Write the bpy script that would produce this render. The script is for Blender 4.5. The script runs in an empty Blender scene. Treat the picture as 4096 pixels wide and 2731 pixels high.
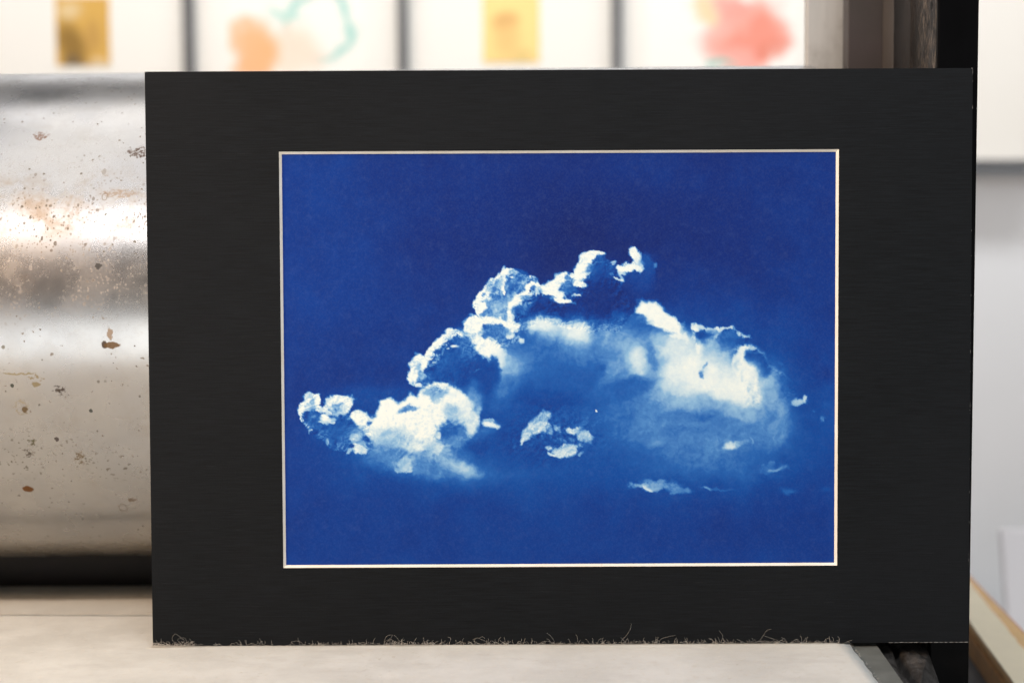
import bpy, bmesh, math, random
import numpy as np
from mathutils import Matrix, Vector

# ------------------------------------------------------------------ camera, world, lamps
S = bpy.context.scene
COL = S.collection
R = math.radians
cam_d = bpy.data.cameras.new('camera'); cam = bpy.data.objects.new('camera', cam_d); COL.objects.link(cam)
cam_d.lens = 50.0; cam_d.sensor_width = 36.0
cam_d.clip_start = 0.02; cam_d.clip_end = 60.0
cam_d.dof.use_dof = True; cam_d.dof.focus_distance = 0.690; cam_d.dof.aperture_fstop = 5.2
cam.matrix_world = Matrix.Translation((0, 0, 0.193)) @ Matrix.Rotation(R(90 - 3.6), 4, 'X') @ Matrix.Rotation(-0.005, 4, 'Z')
S.camera = cam

W = bpy.data.worlds.new('World'); S.world = W; W.use_nodes = True
W.node_tree.nodes['Background'].inputs[0].default_value = (0.97, 0.98, 1.0, 1)
W.node_tree.nodes['Background'].inputs[1].default_value = 0.13

def lamp(name, loc, aim, sx, sy, power, col, spread=None):
    d = bpy.data.lights.new(name, 'AREA'); d.shape = 'RECTANGLE'; d.size = sx; d.size_y = sy
    d.energy = power; d.color = col
    if spread: d.spread = R(spread)
    o = bpy.data.objects.new(name, d); COL.objects.link(o); o.location = loc
    o.rotation_euler = (Vector(aim) - Vector(loc)).to_track_quat('-Z', 'Y').to_euler()
    return o
lamp('ceiling_lamp', (-0.05, 0.32, 1.65), (-0.05, 0.40, 0), 2.2, 1.1, 11.5, (1.0, 0.975, 0.95))
lamp('ceiling_lamp', (-0.35, 1.25, 1.65), (-0.2, 0.90, 0), 1.0, 0.50, 3.2, (1.0, 0.98, 0.96))
lamp('ceiling_lamp', (-0.05, -0.70, 1.50), (0.02, 0.72, 0.12), 1.80, 0.40, 16.0, (1.0, 0.98, 0.97))
lamp('front_fill', (0.10, -1.9, -0.30), (0.0, 0.72, 0.08), 3.6, 1.0, 25.0, (0.98, 1.0, 0.99))  # added unseen fill low behind the camera, brightens mat, bevels and roller
lamp('desk_lamp', (-1.15, -0.15, 0.75), (-0.24, 0.78, 0.0), 0.30, 0.30, 16.0, (1.0, 0.67, 0.42))
lamp('wall_lamp', (0.0, 1.60, 1.75), (0.0, 2.23, 0.35), 2.6, 0.20, 12.0, (1.0, 0.985, 0.965), 92)

S.view_settings.view_transform = 'Standard'; S.view_settings.look = 'None'
S.view_settings.exposure = 0.0; S.view_settings.gamma = 1.0
S.render.engine = 'CYCLES'
S.cycles.max_bounces = 8

rnd = random.Random(7)

# ------------------------------------------------------------------ helpers
def s2l(c):
    c = [x / 255.0 for x in c]
    return tuple((x / 12.92 if x <= 0.04045 else ((x + 0.055) / 1.055) ** 2.4) for x in c) + (1.0,)

class N:
    """small node-graph builder"""
    def __init__(self, name):
        self.m = bpy.data.materials.new(name); self.m.use_nodes = True
        self.t = self.m.node_tree; self.b = self.t.nodes['Principled BSDF']
    def n(self, kind, **kw):
        x = self.t.nodes.new(kind)
        for k, v in kw.items(): setattr(x, k, v)
        return x
    def put(self, sock, v):
        if isinstance(v, bpy.types.NodeSocket): self.t.links.new(v, sock)
        elif v is not None: sock.default_value = v
    def math(self, op, a, b=None, c=None, clamp=False):
        x = self.n('ShaderNodeMath', operation=op, use_clamp=clamp)
        self.put(x.inputs[0], a); self.put(x.inputs[1], b)
        if c is not None: self.put(x.inputs[2], c)
        return x.outputs[0]
    def vmath(self, op, a, b=None):
        x = self.n('ShaderNodeVectorMath', operation=op)
        self.put(x.inputs[0], a)
        if b is not None: self.put(x.inputs[1], b)
        return x.outputs['Value'] if op in ('LENGTH', 'DISTANCE', 'DOT_PRODUCT') else x.outputs[0]
    def step(self, v, lo, hi, a=0.0, b=1.0):
        x = self.n('ShaderNodeMapRange', interpolation_type='SMOOTHSTEP')
        self.put(x.inputs[0], v); self.put(x.inputs[1], lo); self.put(x.inputs[2], hi)
        self.put(x.inputs[3], a); self.put(x.inputs[4], b)
        return x.outputs[0]
    def mix(self, f, a, b, blend='MIX'):
        x = self.n('ShaderNodeMix', data_type='RGBA', blend_type=blend)
        self.put(x.inputs[0], f); self.put(x.inputs[6], a); self.put(x.inputs[7], b)
        return x.outputs[2]
    def noise(self, vec, scale, detail=4.0, rough=0.55, dist=0.0):
        x = self.n('ShaderNodeTexNoise')
        self.put(x.inputs['Vector'], vec); x.inputs['Scale'].default_value = scale
        x.inputs['Detail'].default_value = detail; x.inputs['Roughness'].default_value = rough
        x.inputs['Distortion'].default_value = dist
        return x.outputs[0]
    def noisecol(self, vec, scale, detail=3.0):
        x = self.n('ShaderNodeTexNoise'); self.put(x.inputs['Vector'], vec)
        x.inputs['Scale'].default_value = scale; x.inputs['Detail'].default_value = detail
        return x.outputs[1]
    def voro(self, vec, scale):
        x = self.n('ShaderNodeTexVoronoi'); self.put(x.inputs['Vector'], vec); x.inputs['Scale'].default_value = scale
        return x.outputs['Distance'], x.outputs['Color']
    def obj(self): return self.n('ShaderNodeTexCoord').outputs['Object']
    def uv(self): return self.n('ShaderNodeTexCoord').outputs['UV']
    def scale(self, v, s): return self.vmath('MULTIPLY', v, s)
    def warp(self, v, scale, amt):
        c = self.noisecol(v, scale); c = self.vmath('SUBTRACT', c, (0.5, 0.5, 0.5))
        return self.vmath('ADD', v, self.vmath('MULTIPLY', c, (amt, amt, amt)))
    def chan(self, col, i):
        x = self.n('ShaderNodeSeparateColor'); self.put(x.inputs[0], col); return x.outputs[i]
    def bump(self, h, strength, dist):
        x = self.n('ShaderNodeBump'); x.inputs['Strength'].default_value = strength; x.inputs['Distance'].default_value = dist
        self.put(x.inputs['Height'], h); self.put(self.b.inputs['Normal'], x.outputs[0])
    def out(self, color=None, rough=None, metal=None, spec=None, **kw):
        self.put(self.b.inputs['Base Color'], color); self.put(self.b.inputs['Roughness'], rough)
        self.put(self.b.inputs['Metallic'], metal); self.put(self.b.inputs['Specular IOR Level'], spec)
        for k, v in kw.items(): self.put(self.b.inputs[k], v)
        return self.m

def link(name, me, mat, parent=None, smooth=False):
    o = bpy.data.objects.new(name, me); COL.objects.link(o)
    if mat is not None:
        for m in (mat if isinstance(mat, (list, tuple)) else [mat]): me.materials.append(m)
    if smooth: me.polygons.foreach_set('use_smooth', [True] * len(me.polygons))
    if parent is not None: o.parent = parent
    return o
def mesh(name, verts, faces, mat, parent=None, smooth=False):
    me = bpy.data.meshes.new(name); me.from_pydata(verts, [], faces); me.update()
    return link(name, me, mat, parent, smooth)
def from_bm(name, bm, mat, parent=None, smooth=False):
    me = bpy.data.meshes.new(name); bm.normal_update(); bm.to_mesh(me); bm.free()
    return link(name, me, mat, parent, smooth)
def box(name, x0, x1, y0, y1, z0, z1, mat, parent=None, bevel=0.0, seg=2):
    bm = bmesh.new()
    bmesh.ops.create_cube(bm, size=1.0)
    for v in bm.verts:
        v.co = Vector(((x0 + x1) / 2 + v.co.x * (x1 - x0), (y0 + y1) / 2 + v.co.y * (y1 - y0), (z0 + z1) / 2 + v.co.z * (z1 - z0)))
    if bevel: bmesh.ops.bevel(bm, geom=bm.edges[:], offset=bevel, segments=seg, affect='EDGES', profile=0.5)
    return from_bm(name, bm, mat, parent, smooth=False)
def tag(o, label=None, cat=None, group=None, kind=None):
    for k, v in (('label', label), ('category', cat), ('group', group), ('kind', kind)):
        if v: o[k] = v
    return o
def empty(name, loc=(0, 0, 0)):
    o = bpy.data.objects.new(name, None); COL.objects.link(o); o.location = loc; o.empty_display_size = 0.05
    return o

# numpy fractal noise -------------------------------------------------
_tab = np.random.RandomState(11).rand(256, 256)
def vnoise(x, y):
    xi = np.floor(x).astype(int); yi = np.floor(y).astype(int)
    fx = x - xi; fy = y - yi
    fx = fx * fx * (3 - 2 * fx); fy = fy * fy * (3 - 2 * fy)
    a = _tab[yi & 255, xi & 255]; b = _tab[yi & 255, (xi + 1) & 255]
    c = _tab[(yi + 1) & 255, xi & 255]; d = _tab[(yi + 1) & 255, (xi + 1) & 255]
    return (a * (1 - fx) + b * fx) * (1 - fy) + (c * (1 - fx) + d * fx) * fy
def fbm(x, y, octv=5, gain=0.5, seed=0.0):
    s = 0.0; a = 1.0; t = 0.0
    for i in range(octv):
        s = s + a * vnoise(x + seed * 17.3 + i * 31.7, y + seed * 9.1 + i * 12.9); t += a
        a *= gain; x, y = 1.62 * x + 1.22 * y, -1.22 * x + 1.62 * y
    return s / t
def sstep(v, lo, hi):
    t = np.clip((v - lo) / (hi - lo), 0, 1); return t * t * (3 - 2 * t)

# ------------------------------------------------------------------ materials
def mat_plain(name, rgb, rough=0.6, metal=0.0, spec=0.4, nscale=40, namt=0.06, bscale=300, bstr=0.1, bdist=0.0005):
    g = N(name); v = g.obj()
    n = g.noise(v, nscale)
    dark = tuple(c * (1 - namt * 2) for c in s2l(rgb)[:3]) + (1,)
    g.bump(g.noise(v, bscale, 3), bstr, bdist)
    return g.out(g.mix(g.step(n, 0.3, 0.7), dark, s2l(rgb)), g.step(n, 0.2, 0.8, rough * 0.9, min(1, rough * 1.1)), metal, spec)

def mat_matboard():
    g = N('black_linen_card'); v = g.obj()
    f1 = g.noise(g.scale(v, (48, 1, 3000)), 1.0, 3, 0.65)
    f2 = g.noise(g.scale(v, (60, 1, 1400)), 1.0, 3, 0.6)
    f3 = g.noise(g.scale(v, (900, 1, 900)), 1.0, 2, 0.6)
    f4 = g.noise(g.scale(v, (1800, 1, 40)), 1.0, 2, 0.6)
    slub = g.step(f1, 0.63, 0.76)
    big = g.noise(v, 9, 3)
    base = g.mix(g.step(f2, 0.3, 0.7), s2l((12, 15, 18)), s2l((20, 24, 28)))
    base = g.mix(g.math('MULTIPLY', g.step(big, 0.3, 0.7), 0.35), base, s2l((27, 29, 33)))
    base = g.mix(g.math('MULTIPLY', slub, g.step(g.noise(v, 16, 3), 0.35, 0.65, 0.15, 0.6)), base, s2l((66, 67, 70)))
    d, c = g.voro(v, 75)
    keep = g.math('GREATER_THAN', g.chan(c, 0), 0.93)
    dust = g.math('MULTIPLY', g.math('LESS_THAN', d, g.math('MULTIPLY', g.chan(c, 1), 0.028)), keep)
    base = g.mix(dust, base, s2l((190, 188, 182)))
    h = g.math('ADD', g.math('MULTIPLY', f1, 0.9), g.math('ADD', f2, g.math('MULTIPLY', g.math('ADD', f3, f4), 0.5)))
    g.bump(h, 0.35, 0.00025)
    return g.out(base, 0.64, 0.0, 0.14)
def mat_mat_edge():
    g = N('black_card_edge'); v = g.obj()
    n = g.noise(v, 150, 4, 0.65)
    return g.out(g.mix(g.step(n, 0.645, 0.70), s2l((30, 30, 31)), s2l((205, 203, 198))), 0.7, 0, 0.3)
def mat_bevel():
    g = N('cream_card_core'); v = g.obj()
    n = g.noise(v, 60, 3); n2 = g.noise(v, 500, 3, 0.7)
    c = g.mix(g.step(n, 0.3, 0.7), s2l((252, 248, 238)), s2l((246, 238, 222)))
    c = g.mix(g.math('MULTIPLY', g.step(n2, 0.60, 0.75), 0.35), c, s2l((190, 175, 150)))
    return g.out(c, 0.85, 0, 0.2)
def mat_print():
    g = N('cyanotype_on_paper'); v = g.obj()
    a = g.n('ShaderNodeVertexColor', layer_name='tone')
    f = g.noise(v, 1400, 3, 0.6); f2 = g.noise(v, 300, 4, 0.6)
    c = g.mix(g.math('MULTIPLY', g.step(f, 0.35, 0.8), 0.05), a.outputs[0], s2l((120, 150, 200)))
    c = g.mix(g.math('MULTIPLY', g.step(f2, 0.5, 0.8), 0.05), c, s2l((110, 140, 200)))
    d, cc = g.voro(g.scale(v, (1, 1, 1)), 120)
    keep = g.math('GREATER_THAN', g.chan(cc, 0), 0.94)
    dust = g.math('MULTIPLY', g.math('LESS_THAN', d, g.math('MULTIPLY', g.chan(cc, 1), 0.03)), keep)
    c = g.mix(g.math('MULTIPLY', dust, 0.8), c, s2l((190, 205, 225)))
    g.bump(g.noise(v, 900, 4, 0.6), 0.12, 0.0002)
    return g.out(c, 0.65, 0, 0.05)

def mat_felt():
    g = N('cream_wool_felt'); v = g.obj()
    n1 = g.noise(v, 22, 4, 0.6); n2 = g.noise(v, 130, 4, 0.65); n3 = g.noise(g.warp(v, 300, 0.004), 1500, 3, 0.7)
    c = g.mix(g.step(n1, 0.3, 0.7), s2l((229, 231, 226)), s2l((209, 210, 204)))
    c = g.mix(g.math('MULTIPLY', g.step(n2, 0.55, 0.8), 0.30), c, s2l((203, 196, 184)))
    c = g.mix(g.math('MULTIPLY', g.step(n3, 0.5, 0.75), 0.35), c, s2l((240, 234, 224)))
    d, cc = g.voro(g.warp(v, 120, 0.006), 28)                    # a few grey ink smudges
    keep = g.math('GREATER_THAN', g.chan(cc, 0), 0.80)
    sm = g.math('MULTIPLY', g.step(d, 0.04, 0.14, 1, 0), keep)
    n4 = g.noise(g.scale(v, (16, 40, 16)), 1.0, 5, 0.65)
    c = g.mix(g.math('MULTIPLY', g.step(n4, 0.50, 0.72), 0.30), c, s2l((182, 180, 174)))
    c = g.mix(g.math('MULTIPLY', sm, 0.45), c, s2l((120, 122, 124)))
    h = g.math('ADD', n3, g.math('MULTIPLY', n2, 1.2))
    g.bump(h, 0.5, 0.0008)
    return g.out(c, 0.95, 0, 0.1, **{'Sheen Weight': 0.25, 'Sheen Roughness': 0.6})
def mat_fibre():
    g = N('wool_fibre'); v = g.obj()
    return g.out(g.mix(g.noise(v, 300, 2), s2l((246, 242, 234)), s2l((226, 220, 208))), 0.7, 0, 0.3)

def mat_roller():
    """x along the roller and arc length, both in metres, come from the UV map"""
    g = N('worn_steel'); v = g.uv()
    big = g.noise(v, 14, 4, 0.6); fine = g.noise(v, 800, 4, 0.7); mid = g.noise(v, 90, 5, 0.65)
    brush = g.noise(g.scale(v, (300, 14, 1)), 1.0, 4, 0.6)
    c = g.mix(g.step(big, 0.3, 0.7), s2l((176, 175, 176)), s2l((188, 185, 182)))
    c = g.mix(g.math('MULTIPLY', g.step(mid, 0.45, 0.75), 0.25), c, s2l((165, 158, 150)))
    sep = g.n('ShaderNodeSeparateXYZ'); g.put(sep.inputs[0], v); s = sep.outputs[1]; x = sep.outputs[0]
    def band(lo, hi, soft):
        return g.math('MULTIPLY', g.step(s, lo - soft, lo + soft), g.step(s, hi - soft, hi + soft, 1, 0))
    # brown staining, strongest in a belt round the roller
    st = g.math('MULTIPLY', band(0.047, 0.078, 0.010), g.step(g.noise(g.warp(v, 60, 0.02), 38, 6, 0.68), 0.44, 0.66))
    c = g.mix(g.math('MULTIPLY', st, 0.55), c, s2l((146, 118, 80)))
    st2 = g.math('MULTIPLY', band(-0.085, 0.055, 0.03), g.step(g.noise(v, 26, 6, 0.7), 0.56, 0.74))
    c = g.mix(g.math('MULTIPLY', st2, 0.25), c, s2l((150, 126, 96)))
    rough = g.step(g.noise(v, 30, 4), 0.3, 0.7, 0.23, 0.31)
    rough = g.math('ADD', rough, g.math('MULTIPLY', st, 0.15))
    masks = []
    def flecks(scale, cut, rad, col, strength, region=None, warp=0.0015, squash=1.0):
        nonlocal c
        vv = g.warp(g.scale(v, (1, squash, 1)), 500, warp)
        d, cc = g.voro(vv, scale)
        m = g.math('MULTIPLY', g.math('GREATER_THAN', g.chan(cc, 0), cut),
                   g.step(g.math('DIVIDE', d, g.math('MULTIPLY_ADD', g.chan(cc, 1), rad, rad * 0.25)), 0.75, 1.05, 1, 0))
        if region is not None: m = g.math('MULTIPLY', m, region)
        m = g.math('MULTIPLY', m, strength)
        c = g.mix(m, c, col); masks.append(m)
    patch = g.step(g.noise(v, 30, 4, 0.65), 0.40, 0.62)
    upper = band(0.010, 0.088, 0.02)
    low = band(-0.082, -0.052, 0.008)
    flecks(900, 0.45, 0.42, s2l((120, 105, 84)), 0.55, g.math('MULTIPLY', upper, patch), 0.0012, 0.8)
    flecks(420, 0.55, 0.34, s2l((86, 74, 60)), 0.75, g.math('MULTIPLY', upper, patch), 0.0012, 0.8)
    flecks(520, 0.42, 0.40, s2l((92, 84, 62)), 0.8, g.math('MULTIPLY', low, patch), 0.0035, 1.0)
    flecks(260, 0.76, 0.17, s2l((84, 80, 66)), 0.7, None, 0.0010)
    flecks(120, 0.74, 0.10, s2l((98, 98, 84)), 0.75, g.step(g.noise(v, 18, 3), 0.40, 0.55), 0.0010)
    flecks(380, 0.82, 0.24, s2l((100, 88, 70)), 0.6, None, 0.003)
    # single marks: x, arc, half-width, half-height, colour, raggedness, strength, ring
    for mx, ms, rx, ry, col, rag, k, ring in MARKS:
        q = g.vmath('SUBTRACT', g.warp(v, 420, rag), (mx, ms, 0))
        q = g.vmath('MULTIPLY', q, (1 / rx, 1 / ry, 0))
        # the warp offsets z too: flatten before measuring
        L = g.vmath('LENGTH', q)
        m = g.step(L, 0.65, 1.0, 1, 0)
        if ring: m = g.math('MULTIPLY', m, g.step(L, 0.45, 0.8))
        if rag > 0.004: m = g.math('MULTIPLY', m, g.step(g.noise(v, 650, 4, 0.7), 0.40, 0.55))
        m = g.math('MULTIPLY', m, k)
        c = g.mix(m, c, s2l(col)); masks.append(m)
    tot = masks[0]
    for m in masks[1:]: tot = g.math('MAXIMUM', tot, m)
    # fine glancing scratches across the belt
    scr = g.math('MULTIPLY', band(0.116, 0.121, 0.002), g.step(g.noise(g.scale(v, (1400, 90, 1)), 1.0, 1), 0.72, 0.78))
    rough = g.math('SUBTRACT', rough, g.math('MULTIPLY', scr, 0.1))
    metal = g.math('SUBTRACT', 1.0, g.math('MULTIPLY', tot, 0.85))
    rough = g.math('ADD', rough, g.math('MULTIPLY', tot, 0.35))
    h = g.math('ADD', g.math('MULTIPLY', brush, 0.3), g.math('MULTIPLY', g.noise(v, 1500, 3, 0.7), g.math('MULTIPLY_ADD', upper, 0.8, 0.15)))
    g.bump(h, 0.22, 0.00012)
    return g.out(c, rough, metal, 0.4)

def mat_cast():
    g = N('rough_black_casting'); v = g.obj()
    f = g.noise(g.scale(v, (900, 900, 160)), 1.0, 4, 0.6, 0.6); n = g.noise(v, 30, 4)
    c = g.mix(g.step(n, 0.3, 0.7), s2l((27, 24, 22)), s2l((40, 35, 33)))
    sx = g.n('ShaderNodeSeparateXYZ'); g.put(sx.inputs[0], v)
    glint = g.math('MULTIPLY', g.step(sx.outputs[0], 0.2064, 0.2082), g.step(g.noise(g.scale(v, (1500, 700, 150)), 1.0, 4, 0.65), 0.50, 0.60))
    c = g.mix(g.math('MULTIPLY', glint, 0.45), c, s2l((176, 160, 144)))       # streaky highlights along the arris, painted into the colour
    g.bump(f, 0.9, 0.0016)
    return g.out(c, 0.36, 0.0, 0.28)
def mat_brown_paint():
    g = N('dark_brown_enamel'); v = g.obj()
    n = g.noise(v, 25, 4); n2 = g.noise(v, 60, 4)
    c = g.mix(g.step(n, 0.3, 0.7), s2l((62, 58, 54)), s2l((72, 64, 64)))
    c = g.mix(g.math('MULTIPLY', g.step(n2, 0.5, 0.8), 0.3), c, s2l((78, 74, 70)))
    g.bump(g.noise(v, 500, 3), 0.1, 0.0004)
    return g.out(c, 0.5, 0.0, 0.4)
def mat_black_steel():
    g = N('black_satin_steel'); v = g.obj()
    n = g.noise(v, 40, 4); sp = g.noise(v, 420, 2, 0.7)
    c = g.mix(g.step(n, 0.3, 0.7), s2l((4, 4, 5)), s2l((7, 7, 9)))
    c = g.mix(g.math('MULTIPLY', g.step(sp, 0.76, 0.80), 0.5), c, s2l((90, 90, 90)))
    g.bump(g.noise(v, 700, 3), 0.06, 0.0003)
    return g.out(c, 0.40, 0.0, 0.05)
def mat_bright_steel():
    g = N('ground_steel'); v = g.obj()
    n = g.noise(g.scale(v, (120, 120, 14)), 1.0, 4, 0.6); n2 = g.noise(v, 40, 5, 0.65)
    c = g.mix(g.step(n, 0.25, 0.75), s2l((196, 196, 193)), s2l((214, 213, 210)))
    c = g.mix(g.math('MULTIPLY', g.step(n2, 0.52, 0.75), 0.4), c, s2l((150, 144, 136)))
    g.bump(g.noise(v, 500, 3), 0.12, 0.0003)
    return g.out(c, 0.5, 0.30, 0.4)

def blots(name, paper, items, nz=14.0, amt=0.02):
    """watercolour blots on paper; positions are metres in the wall's own x-z plane"""
    g = N(name); v = g.obj(); w = g.warp(v, nz, amt)
    c = s2l(paper)
    for (x, z, rx, rz, rot, soft, col, k, ring) in items:
        q = g.vmath('SUBTRACT', w, (x, 0, z))
        mp = g.n('ShaderNodeMapping'); mp.vector_type = 'POINT'; g.put(mp.inputs[0], q); mp.inputs['Rotation'].default_value = (0, rot, 0)
        q = g.vmath('MULTIPLY', mp.outputs[0], (1 / rx, 0, 1 / rz)); L = g.vmath('LENGTH', q)
        m = g.step(L, 1 - soft, 1, 1, 0)
        if ring: m = g.math('MULTIPLY', m, g.step(L, ring - 0.12, ring + 0.05))
        c = g.mix(g.math('MULTIPLY', m, k), c, s2l(col))
    g.bump(g.noise(v, 400, 3), 0.08, 0.0004)
    return g.out(c, 0.8, 0, 0.25)

# ------------------------------------------------------------------ the setting
m_wall = mat_plain('white_wall_paint', (232, 236, 241), 0.8, nscale=3, namt=0.02, bscale=120)
m_floor = mat_plain('grey_floor_paint', (150, 150, 150), 0.6, nscale=4, namt=0.08)
wall = tag(box('wall', -3.0, 3.0, 2.232, 2.36, -0.9, 1.9, m_wall), kind='structure')
floor = tag(box('floor', -3.0, 3.0, -2.0, 2.231, -1.0, -0.9, m_floor), kind='structure')

# ------------------------------------------------------------------ etching press
press = tag(empty('etching_press', (0, 0.85, -0.9)), 'old etching press with a rust-speckled steel roller and a black side post', 'printing press')
P0 = Vector((0, -0.85, 0.9))
def ppart(o):
    o.location = P0; o.parent = press; return o
RR, RY, RZ = 0.1400, 0.8370, 0.1570
XL, XR = -0.85, 0.1715
def arc_of(z):      # arc length above the roller's foremost line, for a height on its front
    return RR * math.asin((z - RZ) / RR)
MARKS = [
 # x, arc, rx, ry, colour, ragged, strength, ring
 (-0.2409, 0.1067, 0.0042, 0.0036, (120, 92, 78), 0.010, 0.9, 0),
 (-0.1885, 0.0941, 0.0062, 0.0042, (80, 62, 54), 0.012, 0.9, 0),
 (-0.2045, 0.0816, 0.0012, 0.0024, (150, 150, 148), 0.0005, 0.8, 0),
 (-0.2024, 0.0667, 0.0020, 0.0026, (112, 92, 66), 0.0015, 0.7, 1),
 (-0.1950, 0.0685, 0.0110, 0.0024, (136, 106, 68), 0.006, 0.5, 0),
 (-0.2029, 0.0299, 0.0018, 0.0020, (44, 42, 40), 0.004, 0.9, 0),
 (-0.2003, -0.0086, 0.0017, 0.0023, (58, 38, 18), 0.002, 0.9, 0),
 (-0.1965, -0.0090, 0.0048, 0.0016, (104, 76, 40), 0.003, 0.9, 0),
 (-0.1975, -0.0035, 0.0016, 0.0036, (140, 106, 62), 0.003, 0.6, 0),
 (-0.2232, -0.0315, 0.0036, 0.0030, (58, 46, 36), 0.010, 0.95, 0),
 (-0.2440, -0.0405, 0.0042, 0.0044, (130, 112, 60), 0.006, 0.7, 1),
 (-0.2424, -0.0415, 0.0018, 0.0022, (90, 68, 22), 0.002, 0.9, 0),
 (-0.2353, -0.0283, 0.0026, 0.0018, (124, 106, 50), 0.003, 0.75, 0),
 (-0.2352, -0.0247, 0.0044, 0.0014, (130, 110, 58), 0.006, 0.75, 0),
 (-0.2440, -0.0228, 0.0100, 0.0006, (130, 116, 70), 0.003, 0.7, 0),
 (-0.2472, -0.0288, 0.0012, 0.0013, (44, 52, 38), 0.0006, 0.9, 0),
 (-0.2097, -0.0425, 0.0011, 0.0012, (44, 52, 42), 0.0006, 0.9, 0),
 (-0.2190, -0.0690, 0.0030, 0.0042, (104, 84, 48), 0.008, 0.9, 0),
 (-0.2417, -0.0598, 0.0026, 0.0014, (84, 80, 50), 0.008, 0.9, 0),
 (-0.2447, -0.0665, 0.0022, 0.0026, (74, 62, 50), 0.008, 0.9, 0),
 (-0.2289, -0.0583, 0.0013, 0.0014, (60, 48, 44), 0.002, 0.9, 0),
 (-0.2497, -0.0904, 0.0034, 0.0026, (106, 66, 24), 0.0015, 1.0, 0),
 (-0.1977, -0.0997, 0.0028, 0.0014, (110, 84, 52), 0.004, 0.7, 0),
 (-0.2038, -0.1060, 0.0026, 0.0040, (120, 98, 70), 0.0015, 0.5, 1),
]
nseg, nx = 192, 12
vv, ff, uu = [], [], []
for i in range(nx + 1):
    x = XL + (XR - XL) * i / nx
    for k in range(nseg):
        a = 2 * math.pi * k / nseg
        vv.append((x, RY - RR * math.cos(a), RZ + RR * math.sin(a)))
for i in range(nx):
    for k in range(nseg):
        k2 = (k + 1) % nseg
        ff.append((i * nseg + k, (i + 1) * nseg + k, (i + 1) * nseg + k2, i * nseg + k2))
me = bpy.data.meshes.new('roller'); me.from_pydata(vv, [], ff); me.update()
uvl = me.uv_layers.new(name='UVMap')
for p in me.polygons:
    ks = [vi % nseg for vi in p.vertices]; wrap = max(ks) - min(ks) > nseg // 2
    for li, vi in zip(p.loop_indices, p.vertices):
        k = vi % nseg; a = 2 * math.pi * k / nseg
        if wrap and k == 0: a += 2 * math.pi
        if a > 4.0 + 1e-6 or (wrap): a -= 2 * math.pi
        elif min(ks) * 2 * math.pi / nseg > 3.99: a -= 2 * math.pi
        uvl.data[li].uv = (vv[vi][0], RR * a)
roller = ppart(link('roller', me, mat_roller(), smooth=True))
# right end cap and shaft
bm = bmesh.new()
for (r0, x0, x1) in ((RR - 0.0004, XR - 0.001, XR - 0.0002), (0.05, XR, XR + 0.001)):
    mt = Matrix.Translation(((x0 + x1) / 2, RY, RZ)) @ Matrix.Rotation(R(90), 4, 'Y')
    bmesh.ops.create_cone(bm, cap_ends=True, segments=64, radius1=r0, radius2=r0, depth=x1 - x0, matrix=mt)
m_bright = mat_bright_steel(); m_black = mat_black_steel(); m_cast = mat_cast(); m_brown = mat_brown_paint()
shaft = from_bm('shaft', bm, m_bright); ppart(shaft)
# the roller sits a hair out of level
for o in (roller, shaft):
    piv = Vector((-0.24, RY, RZ)); o.matrix_basis = Matrix.Translation(P0) @ Matrix.Translation(piv) @ Matrix.Rotation(-0.0055, 4, 'Y') @ Matrix.Translation(-piv)

m_bed = mat_plain('oiled_grey_bed_steel', (118, 122, 119), 0.6, metal=0.0, nscale=60, namt=0.12)
ppart(box('bed', -0.95, 0.1785, 0.20, 1.60, -0.034, -0.0135, m_bed, bevel=0.0015))
ppart(box('gap_blocker', -0.95, 0.172, 0.866, 0.890, -0.0132, 0.060, m_brown, bevel=0.001))  # added bar, keeps the gap under the roller dark and blocks light behind
bm = bmesh.new()
for (y, z) in ((0.20, -0.0137), (0.20, -0.0022), (1.25, -0.0022), (1.25, -0.0137)):
    for xx in (0.1662, 0.1779): bm.verts.new((xx + (y - 0.66) * 0.06 if xx > 0.17 else xx + (y - 0.66) * 0.03, y, z))
bm.verts.ensure_lookup_table()
for q in ((2, 3, 5, 4), (0, 1, 3, 2), (4, 5, 7, 6), (1, 7, 5, 3), (0, 2, 4, 6)): bm.faces.new([bm.verts[i] for i in q])
bmesh.ops.recalc_face_normals(bm, faces=bm.faces[:])
ppart(from_bm('bed_rail', bm, m_bed))
ppart(box('side_post', 0.2082, 0.2281, 0.7005, 0.80, -0.9, 0.62, m_black, bevel=0.0008))
ppart(box('guide_rail', 0.1735, 0.1986, 0.8420, 0.8500, -0.0130, 0.60, m_bright, bevel=0.0006))
ppart(box('web_panel', 0.1871, 0.2080, 0.7970, 0.8100, -0.0130, 0.60, m_brown, bevel=0.0004))
ppart(box('guide_strip', 0.2059, 0.2080, 0.7680, 0.7960, -0.0130, 0.60, mat_plain('grey_enamel', (92, 88, 86), 0.5), bevel=0.0004))
# rough casting along the inner side of the post, rounding back from it
prof = [(0.2081, 0.7030), (0.2081, 0.7120)]
for k in range(9):
    a = math.pi / 2 * k / 8
    prof.append((0.2081 - 0.0036 * (1 - math.cos(a)), 0.7120 + 0.024 * math.sin(a)))
prof += [(0.2045, 0.7675), (0.2080, 0.7676)]
zs = [-0.013 + 0.613 * i / 300 for i in range(301)]
vv = []
for z in zs:
    for k, (px, py) in enumerate(prof):
        d = 0.0005 * (float(fbm(np.array(py * 900.0), np.array(z * 130.0), 4, 0.6)) - 0.5) if 0 < k < len(prof) - 1 else 0
        vv.append((px + d, py, z))
n = len(prof); ff = []
for i in range(300):
    for k in range(n - 1): ff.append((i * n + k, (i + 1) * n + k, (i + 1) * n + k + 1, i * n + k + 1))
ppart(mesh('casting', vv, ff, m_cast, smooth=True))
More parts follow.
